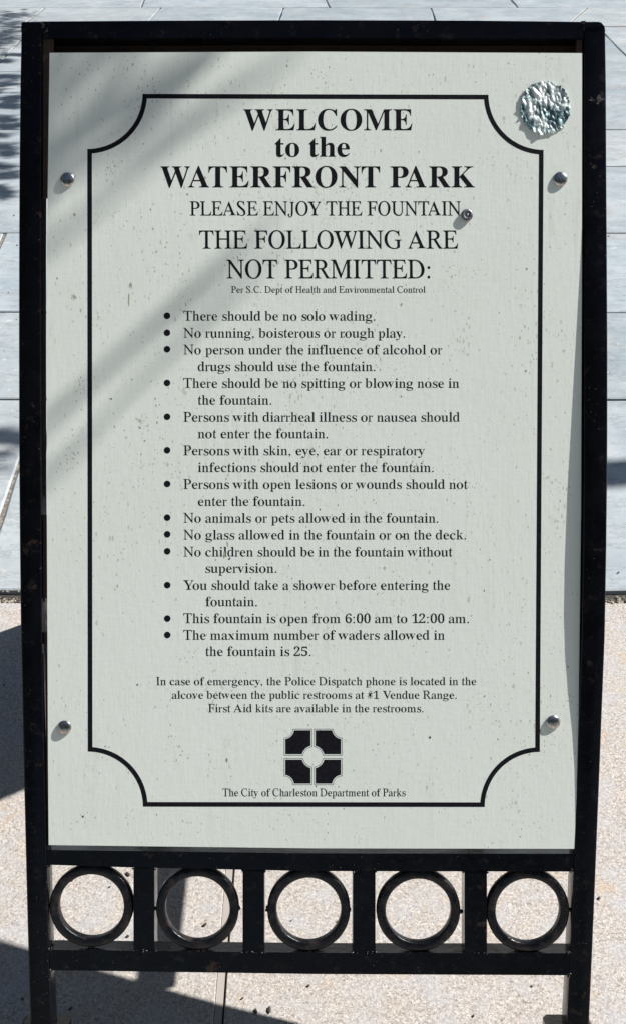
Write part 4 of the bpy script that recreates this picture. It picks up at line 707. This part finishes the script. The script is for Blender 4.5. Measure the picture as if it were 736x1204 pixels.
_tess = {}
def glyph_tris(font, ch):
    k = (font, ch)
    if k not in _tess:
        if ch in PUNCT: adv, polys = PUNCT[ch]
        else:
            adv, s = GLYPHS[font][ch]
            polys = [[tuple(float(t) for t in p.split(',')) for p in c.split()] for c in s.split('|')]
        loops = [[Vector((x, y, 0)) for x, y in p] for p in polys]
        flat = [v for lp in loops for v in lp]
        _tess[k] = (adv, flat, tess(loops))
    return _tess[k]

def dot(cx, cy, r_): return circ(cx, cy, r_, 12)
def rect(x0, y0, x1, y1): return [(x0, y0), (x1, y0), (x1, y1), (x0, y1)]
def comma(cx, cy): return [(cx - 48, cy + 30), (cx - 30, cy + 52), (cx + 5, cy + 60), (cx + 42, cy + 40), (cx + 56, cy), (cx + 40, cy - 60), (cx - 10, cy - 120), (cx - 50, cy - 142), (cx - 54, cy - 128), (cx - 5, cy - 90), (cx + 14, cy - 45), (cx - 10, cy - 40), (cx - 44, cy - 10)]
PUNCT = {' ': (250, []), '.': (250, [dot(125, 45, 57)]), ',': (250, [[(120 + (x - 120) * 1.2, 42 + (y - 42) * 1.2) for x, y in comma(120, 42)]]),
         ':': (278, [dot(139, 45, 57), dot(139, 400, 57)]),
         '#': (500, [[(80, 0), (125, 0), (160, 215), (250, 215), (215, 0), (262, 0), (297, 215), (420, 215), (420, 262), (305, 262), (330, 415), (450, 415), (450, 462), (338, 462), (373, 676), (328, 676), (293, 462), (200, 462), (235, 676), (190, 676), (155, 462), (40, 462), (40, 415), (147, 415), (122, 262), (10, 262), (10, 215), (114, 215)]])}

KERN = {'WA': -120, 'AT': -95, 'AR': 0, 'PA': -92, 'LC': 0, 'LE': 0, 'LL': 0, 'Yo': -100, 'OW': -35, 'LO': -15, 'AV': -110, 'RK': 0, 'Fi': 0, 'Th': 0, 'TA': -80, 'Ve': -100,
        'OY': -50, 'RY': 0, 'E.': 0, 'r.': -40, 'g.': 0, 'fo': 0, 'y.': -60, 'y,': -60, 'P ': 0, '12': -30, '#1': -35}
def kern(a, q):
    if a + q in KERN: return KERN[a + q]
    return (-16 if a in 'wvy' else 0) + (-16 if q in 'wvy' else 0)

def print_line(text, font, x0, x1, base, size, base1=None):
    base1 = base if base1 is None else base1
    pen = 0.0; items = []
    for ci, ch in enumerate(text):
        if ci: pen += kern(text[ci - 1], ch)
        adv, flat, tris = glyph_tris(font, ch) if ch != ' ' else (250, [], [])
        items.append((pen, flat, tris)); pen += adv
    xs_ = [p + v.x for p, fl, _ in items for v in fl]
    lo, hi = min(xs_), max(xs_)
    k = (x1 - x0) / (hi - lo); s = size / 1000
    bm = bmesh.new()
    for p, fl, tris in items:
        vs = []
        for v in fl:
            X = x0 + (p + v.x - lo) * k
            vs.append(bm.verts.new(to_board(X, base + (base1 - base) * (X - x0) / (x1 - x0) - v.y * s)))
        for t in tris:
            try: bm.faces.new([vs[i] for i in t])
            except ValueError: pass
    for f in bm.faces:
        f.normal_update()
        if f.normal.dot(N) < 0: f.normal_flip()
    o = link('lettering', bm, M['ink'], board, BASE, normals=False)
    o['label'] = 'line of black serif print reading: ' + text
    return o

TEXT = [
 ('WELCOME', 'bold', 286.5, 484.5, 153.2, 36.5),
 ('to the', 'bold', 323.5, 411, 184.2, 34.5),
 ('WATERFRONT PARK', 'bold', 189, 558, 220.3, 36.5),
 ('PLEASE ENJOY THE FOUNTAIN', 'reg', 223.5, 541.5, 253.3, 24.0),
 ('THE FOLLOWING ARE', 'reg', 234.5, 538, 292.2, 30.5),
 ('NOT PERMITTED:', 'reg', 266.5, 505.5, 327.2, 31.5),
 ('Per S.C. Dept of Health and Environmental Control', 'reg', 272, 500, 344.2, 11.2),
 ('There should be no solo wading.', 'reg', 216, 441, 377.0, 16.6),
 ('No running, boisterous or rough play.', 'reg', 216, 476, 397.0, 16.6),
 ('No person under the influence of alcohol or', 'reg', 216, 519.5, 416.6, 16.6),
 ('drugs should use the fountain.', 'reg', 233, 441, 436.3, 16.6),
 ('There should be no spitting or blowing nose in', 'reg', 216, 539.5, 456.0, 16.6),
 ('the fountain.', 'reg', 233, 319.5, 475.8, 16.6),
 ('Persons with diarrheal illness or nausea should', 'reg', 216, 540, 495.8, 16.6),
 ('not enter the fountain.', 'reg', 233, 385.5, 515.3, 16.6),
 ('Persons with skin, eye, ear or respiratory', 'reg', 216, 499, 535.2, 16.6),
 ('infections should not enter the fountain.', 'reg', 233, 509.5, 555.0, 16.6),
 ('Persons with open lesions or wounds should not', 'reg', 216, 549.5, 574.8, 16.6),
 ('enter the fountain.', 'reg', 233, 358.5, 594.8, 16.6),
 ('No animals or pets allowed in the fountain.', 'reg', 216, 515, 614.5, 16.6),
 ('No glass allowed in the fountain or on the deck.', 'reg', 216, 547.5, 634.3, 16.6),
 ('No children should be in the fountain without', 'reg', 216, 531.5, 654.3, 16.6),
 ('supervision.', 'reg', 242, 325.5, 673.5, 16.6),
 ('You should take a shower before entering the', 'reg', 216, 529, 693.5, 16.6),
 ('fountain.', 'reg', 242, 302.5, 712.8, 16.6),
 ('This fountain is open from 6:00 am to 12:00 am.', 'reg', 216, 551, 732.6, 16.6),
 ('The maximum number of waders allowed in', 'reg', 216, 522.5, 752.2, 16.6),
 ('the fountain is 25.', 'reg', 242, 365.5, 771.3, 16.6),
 ('In case of emergency, the Police Dispatch phone is located in the', 'reg', 184, 559.5, 805.6, 13.9),
 ('alcove between the public restrooms at #1 Vendue Range.', 'reg', 202.5, 536.5, 821.6, 13.9),
 ('First Aid kits are available in the restrooms.', 'reg', 245, 497.5, 837.4, 13.9),
 ('The City of Charleston Department of Parks', 'reg', 262, 476.5, 936.2, 13.2),
]
for t in TEXT: print_line(*t)

def flat_poly(name, loops, mat, d=PRINT, parent=board, label=None):
    bm = bmesh.new()
    for group in loops:
        lp = [[Vector((x, y, 0)) for x, y in p] for p in group]
        fl = [v for l_ in lp for v in l_]
        vs = [bm.verts.new(to_board(v.x, v.y, d)) for v in fl]
        for t in tess(lp):
            try: bm.faces.new([vs[i] for i in t])
            except ValueError: pass
    for f in bm.faces:
        f.normal_update()
        if f.normal.dot(N) < 0: f.normal_flip()
    o = link(name, bm, mat, parent, BASE, normals=False)
    if label: o['label'] = label
    return o

bulls = [371.3, 391.3, 410.6, 450.2, 490, 529.4, 569, 608.6, 628.2, 648.2, 688, 727.3, 746.6]
for i, y in enumerate(bulls):
    flat_poly('bullet', [[circ(196.8 + 0.03 * i, y, 3.9, 20)]], M['ink'])

# ticket-cornered border line
H_ = math.pi / 2
def border(i):
    """outline shrunk by i pixels"""
    tl, tr, br, bl = (103.2, 110.4), (638.6, 111.4), (634.2, 948.8), (103.8, 948.4)
    r = 64.8 + i
    out = []
    def quad(c, r_, a0, a1, n=20):
        return [(c[0] + r_ * math.cos(a0 + (a1 - a0) * k / n), c[1] + r_ * math.sin(a0 + (a1 - a0) * k / n)) for k in range(n + 1)]
    def notch(c, sx, sy):
        # arc centred on the corner, from the side edge to the top edge, trimmed by the inset edges
        a_in = math.asin(min(1, i / r))
        pts = []
        n = 22
        for k in range(n + 1):
            a = a_in + (H_ - 2 * a_in) * k / n
            pts.append((c[0] + sx * r * math.sin(a), c[1] + sy * r * math.cos(a)))
        return pts                                     # starts on the vertical edge, ends on the horizontal edge
    a = notch(tl, 1, 1); b_ = notch(tr, -1, 1); c = notch(br, -1, -1); d = notch(bl, 1, -1)
    return a + b_[::-1] + c + d[::-1]
o_, i_ = border(0), border(5.4)
bm = bmesh.new()
vo = [bm.verts.new(to_board(*p)) for p in o_]; vi = [bm.verts.new(to_board(*p)) for p in i_]
for k in range(len(vo)):
    bm.faces.new((vo[k], vo[(k + 1) % len(vo)], vi[(k + 1) % len(vi)], vi[k]))
for f in bm.faces:
    f.normal_update()
    if f.normal.dot(N) < 0: f.normal_flip()
link('border_line', bm, M['ink'], board, BASE, normals=False)

# emblem of four notched tiles round a disc
EC = (368.2, 889.9)
def tile(sx, sy, ins):
    x0, x1 = 1.05 + ins, 34.2 - ins; y0, y1 = 1.5 + ins, 33.0 - ins
    r1, r2 = 11.6 + ins, 10.4 + ins
    pts = []
    a0 = math.asin(y0 / r1); a1 = math.acos(x0 / r1)
    for k in range(13):
        a = a0 + (a1 - a0) * k / 12
        pts.append((r1 * math.cos(a), r1 * math.sin(a)))
    pts.append((x0, y1))
    cx, cy = 34.2, 33.0
    b0 = math.asin(min(1, ins / r2))
    for k in range(11):
        a = b0 + (H_ - 2 * b0) * k / 10
        pts.append((cx - r2 * math.cos(a), cy - r2 * math.sin(a)))
    pts.append((x1, y0))
    return [(EC[0] + sx * x, EC[1] + sy * y) for x, y in pts]
for sx, sy in ((-1, -1), (1, -1), (1, 1), (-1, 1)):
    t = flat_poly('emblem_tile', [[tile(sx, sy, 1.75)]], M['ink'])
    bm = bmesh.new()
    a = [bm.verts.new(to_board(*p)) for p in tile(sx, sy, 0)]; b_ = [bm.verts.new(to_board(*p)) for p in tile(sx, sy, 0.65)]
    for k in range(len(a)):
        bm.faces.new((a[k], a[(k + 1) % len(a)], b_[(k + 1) % len(b_)], b_[k]))
    for f in bm.faces:
        f.normal_update()
        if f.normal.dot(N) < 0: f.normal_flip()
    link('emblem_outline', bm, M['greyink'], board, BASE, normals=False)

# grime flecks dried on the board
for nm, mt_, cnt, lo_, hi_ in (('grime_fleck', 'speck', 900, 0.25, 0.85), ('pale_fleck', 'palespeck', 1100, 0.4, 1.4), ('dark_fleck', 'darkspeck', 70, 0.2, 0.75)):
    bm = bmesh.new()
    spots = []
    for k in range(26): spots.append((rnd.uniform(60, 675), rnd.uniform(70, 985), rnd.uniform(8, 40)))
    for k in range(cnt):
        if rnd.random() < 0.55:
            c = rnd.choice(spots); px, py = rnd.gauss(c[0], c[2] * .5), rnd.gauss(c[1], c[2])
        else: px, py = rnd.uniform(60, 675), rnd.uniform(66, 988)
        if not (62 < px < 672 and 68 < py < 988): continue
        s = rnd.uniform(lo_, hi_) * (1 if rnd.random() < .93 else 1.7)
        e = rnd.uniform(0.9, 2.6)
        n = 6; a0 = rnd.uniform(0, 6)
        vs = [bm.verts.new(to_board(px + s * rnd.uniform(.6, 1.1) * math.cos(a0 + k2 * 1.047), py + e * s * rnd.uniform(.6, 1.1) * math.sin(a0 + k2 * 1.047), 0.00003)) for k2 in range(n)]
        bm.faces.new(vs)
    for f in bm.faces:
        f.normal_update()
        if f.normal.dot(N) < 0: f.normal_flip()
    o = link(nm, bm, M[mt_], board, BASE, normals=False); o['kind'] = 'stuff'
# the larger smears one can point at
def smear(px, py, w, h, mat, n=9, ang=0.0):
    lp = []
    for k in range(n):
        a = 2 * math.pi * k / n; r_ = rnd.uniform(.55, 1.0)
        x, y = w * r_ * math.cos(a), h * r_ * math.sin(a)
        lp.append((px + x * math.cos(ang) - y * math.sin(ang), py + x * math.sin(ang) + y * math.cos(ang)))
    flat_poly('grime_smear', [[lp]], mat, 0.00012)
for (px, py, w, h, a, m_) in ((154, 335, 2, 4, .3, 'speck'), (152, 352, 1.0, 10, 0, 'speck'), (88, 349, 3.2, 2, .5, 'speck'), (88, 252, 2.0, 2.6, 0, 'speck'),
                              (131, 469, 2.0, 1.1, -.6, 'darkspeck'), (139, 461, 1.3, .6, -.8, 'speck'), (165, 503, 1.6, 1.0, .5, 'darkspeck'), (264, 652, 1.3, 5.5, .1, 'speck'), (268, 640, .9, 4, -.2, 'speck'),
                              (270, 657, 1.4, 2, .5, 'darkspeck'), (473, 631, 3.2, 1.2, .0, 'darkspeck'), (472, 358, 1.4, 2.6, 0, 'speck'), (618, 436, 1.8, 2.4, .3, 'speck'),
                              (619, 316, 1.5, 1.6, 0, 'speck'), (412, 94, 1.2, 1.2, 0, 'speck'), (98, 960, 1.5, 1.5, 0, 'darkspeck'), (505, 867, 1.4, 1.9, .4, 'darkspeck'),
                              (162, 805, 1.4, 1.0, .6, 'darkspeck'), (554, 724, .8, .8, 0, 'darkspeck'), (480, 107, 3.0, .9, -.5, 'edge')):
    smear(px, py, w, h, M[m_], 9, a)

# bolts
def lathe(name, px, py, prof, mat, parent, seg=28, tilt=(0, 0), r_scale=1.0):
    x, v = L(px, py)
    bm = bmesh.new(); rings = []
    for (r_, d) in prof:
        if r_ == 0: rings.append([bm.verts.new(front(x + tilt[0] * d, v + tilt[1] * d, d))])
        else: rings.append([bm.verts.new(front(x + tilt[0] * d + r_ * math.cos(a), v + tilt[1] * d + r_ * math.sin(a), d)) for a in [2 * math.pi * k / seg for k in range(seg)]])
    for A_, B_ in zip(rings[:-1], rings[1:]):
        for k in range(seg):
            if len(B_) == 1: bm.faces.new((A_[k], A_[(k + 1) % seg], B_[0]))
            else: bm.faces.new((A_[k], A_[(k + 1) % seg], B_[(k + 1) % seg], B_[k]))
    return link(name, bm, mat, parent, BASE, smooth=True)
dome = [(0.0078, 0.0002), (0.0080, 0.0010)] + [(0.0079 * math.cos(a), 0.0008 + 0.0027 * math.sin(a)) for a in [0.15, 0.35, 0.55, 0.75, 0.95, 1.15, 1.35]] + [(0, 0.0035)]
for i, (px, py) in enumerate(((80, 211), (658, 210.3), (76.5, 855), (650, 849))):
    lathe('bolt', px, py, dome, M['chrome'], board, tilt=(rnd.uniform(-.3, .3), rnd.uniform(-.3, .3)))
s_ = lathe('screw', 548.6, 253, [(0.0064, 0.0002), (0.0066, 0.0020), (0.0060, 0.0028), (0.0038, 0.0030), (0.0026, 0.0022), (0.0017, 0.0018), (0.0014, 0.0027), (0, 0.0028)], M['screw'], board)
s_['label'] = 'stray dull grey screw beside the word FOUNTAIN'

# crumpled foil sticker
x0, v0 = L(640.3, 127.2); Rf = 0.0275
bm = bmesh.new(); nr, na = 26, 96
ringv = []
def fold(x, v):
    p = Vector((x * 190 + v * 40, v * 110, 1.7))
    a = noise.noise(p); b_ = noise.noise(Vector((x * 420 + 5, v * 300, 9)))
    return 0.0008 + 0.0024 * abs(a) + 0.0006 * b_
cv = bm.verts.new(front(x0, v0, fold(0, 0)))
for i in range(1, nr + 1):
    rr = []
    for k in range(na):
        a = 2 * math.pi * k / na
        rim = 1 + 0.06 * noise.noise(Vector((math.cos(a) * 4, math.sin(a) * 4, 3))) + 0.09 * noise.noise(Vector((math.cos(a) * 14, math.sin(a) * 14, 8)))
        if math.sin(a) > 0.55: rim += 0.03 * noise.noise(Vector((a * 9, 0, 0)))
        r_ = Rf * i / nr * rim
        x, v = r_ * math.cos(a), r_ * math.sin(a) * 1.07
        j = noise.noise_vector(Vector((x * 200, v * 200, 2))) * 0.0006
        d = fold(x, v) + (0.0012 * max(0, noise.noise(Vector((a * 5, 1, 1)))) if i > nr - 3 else 0)
        rr.append(bm.verts.new(front(x0 + x + j.x, v0 + v + j.y, max(0.0005, d))))
    ringv.append(rr)
for k in range(na): bm.faces.new((cv, ringv[0][k], ringv[0][(k + 1) % na]))
for A_, B_ in zip(ringv[:-1], ringv[1:]):
    for k in range(na): bm.faces.new((A_[k], B_[k], B_[(k + 1) % na], A_[(k + 1) % na]))
edge = [bm.verts.new(v.co - N * max(0.0004, (v.co - front(x0, v0, 0)).dot(N) - 0.0003)) for v in ringv[-1]]
for k in range(na): bm.faces.new((ringv[-1][k], edge[k], edge[(k + 1) % na], ringv[-1][(k + 1) % na]))
st = link('sticker', bm, M['foil'], board, BASE)
st['label'] = 'round crumpled silver foil sticker with teal patches'

# ---------------------------------------------------------------- oak tree standing right of the view; its branches shade the sign and paving
def S3(gx, gy, h): return Vector((gx, gy, 0)) + SH * h
def tube(bm, pts, radii, seg=8):
    rings = []
    for i, p in enumerate(pts):
        t = (pts[min(i + 1, len(pts) - 1)] - pts[max(i - 1, 0)]).normalized()
        s = t.orthogonal().normalized(); b_ = t.cross(s)
        rings.append([bm.verts.new(p + (s * math.cos(2 * math.pi * k / seg) + b_ * math.sin(2 * math.pi * k / seg)) * radii[i]) for k in range(seg)])
    # keep rings from twisting against each other
    for A_, B_ in zip(rings[:-1], rings[1:]):
        off = min(range(seg), key=lambda o2: (A_[0].co - B_[o2].co).length)
        for k in range(seg):
            bm.faces.new((A_[k], A_[(k + 1) % seg], B_[(k + 1 + off) % seg], B_[(k + off) % seg]))
    bm.faces.new(rings[0]); bm.faces.new(list(reversed(rings[-1])))
def spline(pts, n=6):
    out = []
    for i in range(len(pts) - 1):
        p0 = pts[max(i - 1, 0)]; p1 = pts[i]; p2 = pts[i + 1]; p3 = pts[min(i + 2, len(pts) - 1)]
        for k in range(n):
            t = k / n
            out.append(0.5 * ((2 * p1) + (p2 - p0) * t + (2 * p0 - 5 * p1 + 4 * p2 - p3) * t * t + (3 * p1 - p0 - 3 * p2 + p3) * t ** 3))
    out.append(pts[-1]); return out
TB = Vector((11.0, 7.5, 0))
tree = bpy.data.objects.new('oak_tree', None); C.objects.link(tree); tree.location = TB
tag(tree, 'spreading oak whose branch and leaf shadows fall on the sign and the bluestone', 'tree')
def limb(name, pts, r0, r1, seg=8, parent=tree):
    p = spline(pts); bm = bmesh.new()
    tube(bm, p, [r0 + (r1 - r0) * i / (len(p) - 1) for i in range(len(p))], seg)
    return link(name, bm, M['bark'], parent, TB, smooth=True)
limb('trunk', [TB, TB + Vector((0.05, .05, 1.2)), TB + Vector((-.1, 0, 2.4)), TB + Vector((-.2, -.1, 3.6)), TB + Vector((0, .2, 5.2))], 0.30, 0.14, 14)
low = limb('branch', [TB + Vector((-.15, 0, 2.8)), S3(5.0, 4.6, 3.3), S3(2.3, 2.4, 3.2), S3(0.75, 1.58, 3.0), S3(-.45, 1.70, 2.9), S3(-1.25, 1.75, 2.9), S3(-1.7, 1.1, 2.9)], 0.11, 0.012, 8)
far = limb('branch', [TB + Vector((-.2, -.1, 3.4)), S3(6.5, 9.6, 4.1), S3(2.6, 13.5, 4.2), S3(-2.4, 12.0, 4.0), S3(-3.2, 7.5, 3.8), S3(-2.2, 4.6, 3.6)], 0.10, 0.015, 8)
def onp(px, py, h):
    """a point on the way from a spot on the board to the sun"""
    return to_board(px, py, 0) + SH * h
def leaf(bm, c, s, dirv=None):
    a = dirv or Vector((rnd.gauss(0, 1), rnd.gauss(0, 1), rnd.gauss(0, .5))).normalized()
    b_ = a.cross(Vector((rnd.gauss(0, 1), rnd.gauss(0, 1), rnd.gauss(0, 1)))).normalized()
    w = s * 0.42
    f = [c - a * s * .5, c - a * s * .15 + b_ * w * .5, c + a * s * .2 + b_ * w * .42, c + a * s * .5, c + a * s * .2 - b_ * w * .42, c - a * s * .15 - b_ * w * .5]
    bm.faces.new([bm.verts.new(p) for p in f])
STREAKS = [ # (three spots on the board), radius, height above the board
 ((362, 58), (318, 86), (278, 112), 0.0034, 1.9), ((266, 54), (210, 82), (150, 115), 0.0085, 1.9), ((150, 115), (104, 142), (50, 172), 0.0085, 1.9),
 ((170, 52), (110, 72), (50, 92), 0.0062, 1.9), ((190, 132), (140, 165), (80, 212), 0.0046, 1.8), ((230, 96), (190, 118), (150, 140), 0.0032, 1.8),
 ((215, 168), (150, 218), (95, 268), 0.0030, 2.1),
 ((292, 296), (248, 326), (180, 386), 0.0074, 2.2), ((180, 386), (120, 436), (62, 496), 0.0058, 2.2),
 ((314, 316), (262, 356), (200, 416), 0.0046, 2.2), ((200, 416), (140, 472), (80, 548), 0.0032, 2.2)]
lv = bmesh.new()
tips = []
for (a, m_, b_, r_, h) in STREAKS:
    pts = [onp(*a, h), onp(*m_, h + .03), onp(*b_, h)]
    limb('twig', pts, r_ * 0.85, r_ * 1.1, 6, low); tips.append(pts[2])
node = S3(-1.7, 1.1, 2.9)
for i, t in enumerate(tips):
    if i in (1, 7, 9): continue
    mid = (t + node) / 2 + Vector((-.25, 0, .12))
    limb('twig', [t, t + Vector((-.15, .02, .02)), mid + Vector((rnd.uniform(-.1, .1), 0, 0)), node], 0.005, 0.011, 6, low)
# leaf clumps over the strip of paving left of the sign
def clump(gx, gy, h, sx, sy, n, s=0.05):
    for k in range(n):
        leaf(lv, S3(gx + rnd.gauss(0, sx), gy + rnd.gauss(0, sy), h + rnd.uniform(-.15, .15)), s * rnd.uniform(.7, 1.3))
for (x_, y_, w_, n_) in ((8, 18, 30, 18), (-10, 26, 30, 14), (22, 30, 26, 16), (8, 38, 18, 14), (12, 46, 24, 20), (-8, 55, 20, 14), (16, 64, 22, 18), (4, 72, 14, 14), (8, 90, 22, 26), (2, 99, 22, 20), (-6, 108, 14, 10), (14, 116, 16, 22), (8, 124, 20, 24), (0, 140, 18, 22), (12, 148, 16, 20),
                         (-6, 160, 14, 12), (4, 172, 16, 20), (10, 180, 12, 12), (0, 196, 14, 14), (8, 206, 14, 16), (-4, 222, 12, 10), (6, 228, 10, 9)):
    g = G(x_, y_); mm = 1.15 * w_ * (g - CAM).dot(AX) / F_PX
    clump(g.x, g.y, 2.7 + rnd.uniform(-.2, .3), mm * .5, 0.030 if y_ > 60 else 0.08, int(n_ * (6 if y_ > 60 else 9)), 0.05)
    clump(g.x - mm * 2.2, g.y, 3.8, mm * .8, 0.10, int(n_ * 1.2), 0.06)
for (px, py, w_, n_) in ((4, 508, 12, 10), (14, 520, 10, 12), (0, 534, 14, 16), (-14, 545, 16, 20), (6, 552, 8, 6), (738, 562, 16, 12), (724, 566, 10, 6), (760, 566, 20, 20)):
    g = G(px, py); mm = w_ * (g - CAM).dot(AX) / F_PX
    clump(g.x, g.y, 3.0, mm * .6, 0.012, n_, 0.04)
for k in range(900):                                    # the crown round the trunk
    a = Vector((rnd.gauss(0, 1), rnd.gauss(0, 1), rnd.gauss(0, .7)))
    c = TB + Vector((0, .2, 5.3)) + a.normalized() * rnd.uniform(.9, 1.9)
    for j in range(3): leaf(lv, c + Vector((rnd.gauss(0, .12), rnd.gauss(0, .12), rnd.gauss(0, .12))), rnd.uniform(.07, .13))
for k in range(8):
    a = k * 0.79; limb('branch', [TB + Vector((-.1, .1, 3.6 + .15 * k)), TB + Vector((math.cos(a) * .8, .2 + math.sin(a) * .8, 4.6 + .12 * k)), TB + Vector((math.cos(a) * 1.6, .2 + math.sin(a) * 1.6, 5.1 + .1 * k))], 0.06, 0.012, 6)
o = link('crown', lv, M['leaf'], tree, TB, normals=False); o['kind'] = 'stuff'

# oaks added out of view to block skylight and darken reflections in the paint
BACK = Vector((-3.4, -6.2, 0))
oak = bpy.data.objects.new('oak_tree', None); C.objects.link(oak); oak.location = BACK
cw = bmesh.new()
for k in range(2600):
    a = Vector((rnd.gauss(0, 1), rnd.gauss(0, 1), rnd.gauss(0, 1))).normalized()
    rr = 0.55 + 0.45 * rnd.random() ** 0.5
    c = BACK + Vector((a.x * 2.6 * rr, a.y * 2.2 * rr, 3.9 + a.z * 2.5 * rr))
    if noise.noise(c * 0.9) < -0.25: continue
    for j in range(3): leaf(cw, c + Vector((rnd.gauss(0, .15), rnd.gauss(0, .15), rnd.gauss(0, .15))), rnd.uniform(.18, .34))
crown = link('crown', cw, M['leaf'], oak, BACK, normals=False); crown['kind'] = 'stuff'
def limb2(name, pts, r0, r1, seg=8):
    p = spline(pts); bm = bmesh.new()
    tube(bm, p, [r0 + (r1 - r0) * i / (len(p) - 1) for i in range(len(p))], seg)
    return link(name, bm, M['bark'], oak, BACK, smooth=True)
limb2('trunk', [BACK, BACK + Vector((.06, 0, 1.0)), BACK + Vector((-.05, .05, 2.2)), BACK + Vector((.1, 0, 4.2))], 0.26, 0.10, 12)
for k in range(6):
    a = k * 1.05
    limb2('branch', [BACK + Vector((0, 0, 1.9 + .2 * k)), BACK + Vector((math.cos(a) * .9, math.sin(a) * .8, 2.9 + .2 * k)), BACK + Vector((math.cos(a) * 1.9, math.sin(a) * 1.6, 3.4 + .3 * k))], 0.09, 0.02)
tag(oak, 'unseen leafy oak added nearest behind the viewer, blocking skylight and darkening reflections in the black paint', 'tree')
for (x, y, rz, s, lab) in ((1.6, -7.4, 1.9, 1.1, 'taller unseen leafy oak added behind the viewer to block skylight, right of the nearest one'), (6.0, -5.2, 3.6, 1.0, 'unseen oak added to the right behind the viewer to block skylight'), (-7.6, -1.6, 4.9, 1.15, 'oak added out of frame left of the sign to block skylight'),
        (-6.4, 3.6, 0.7, 1.1, 'unseen oak added left of the bluestone terrace, nearest its edge, to dim skylight'), (-7.2, 9.8, 2.6, 1.2, 'taller unseen oak added at the far left of the bluestone terrace to dim skylight'),
        (-1.5, 15.5, 5.2, 1.25, 'unseen oak added beyond the bluestone terrace, left of centre, to dim skylight'), (5.5, 17.5, 3.1, 1.3, 'largest unseen oak added beyond the bluestone terrace, right of centre, to dim skylight')):
    r_ = oak.copy(); C.objects.link(r_); r_.location = (x, y, 0); r_.rotation_euler = (0, 0, rz); r_.scale = (s, s, s); r_['label'] = lab  # unseen copies, added so less skylight reaches the ground shadows
    for ch in list(oak.children):
        c = ch.copy(); C.objects.link(c); c.parent = r_
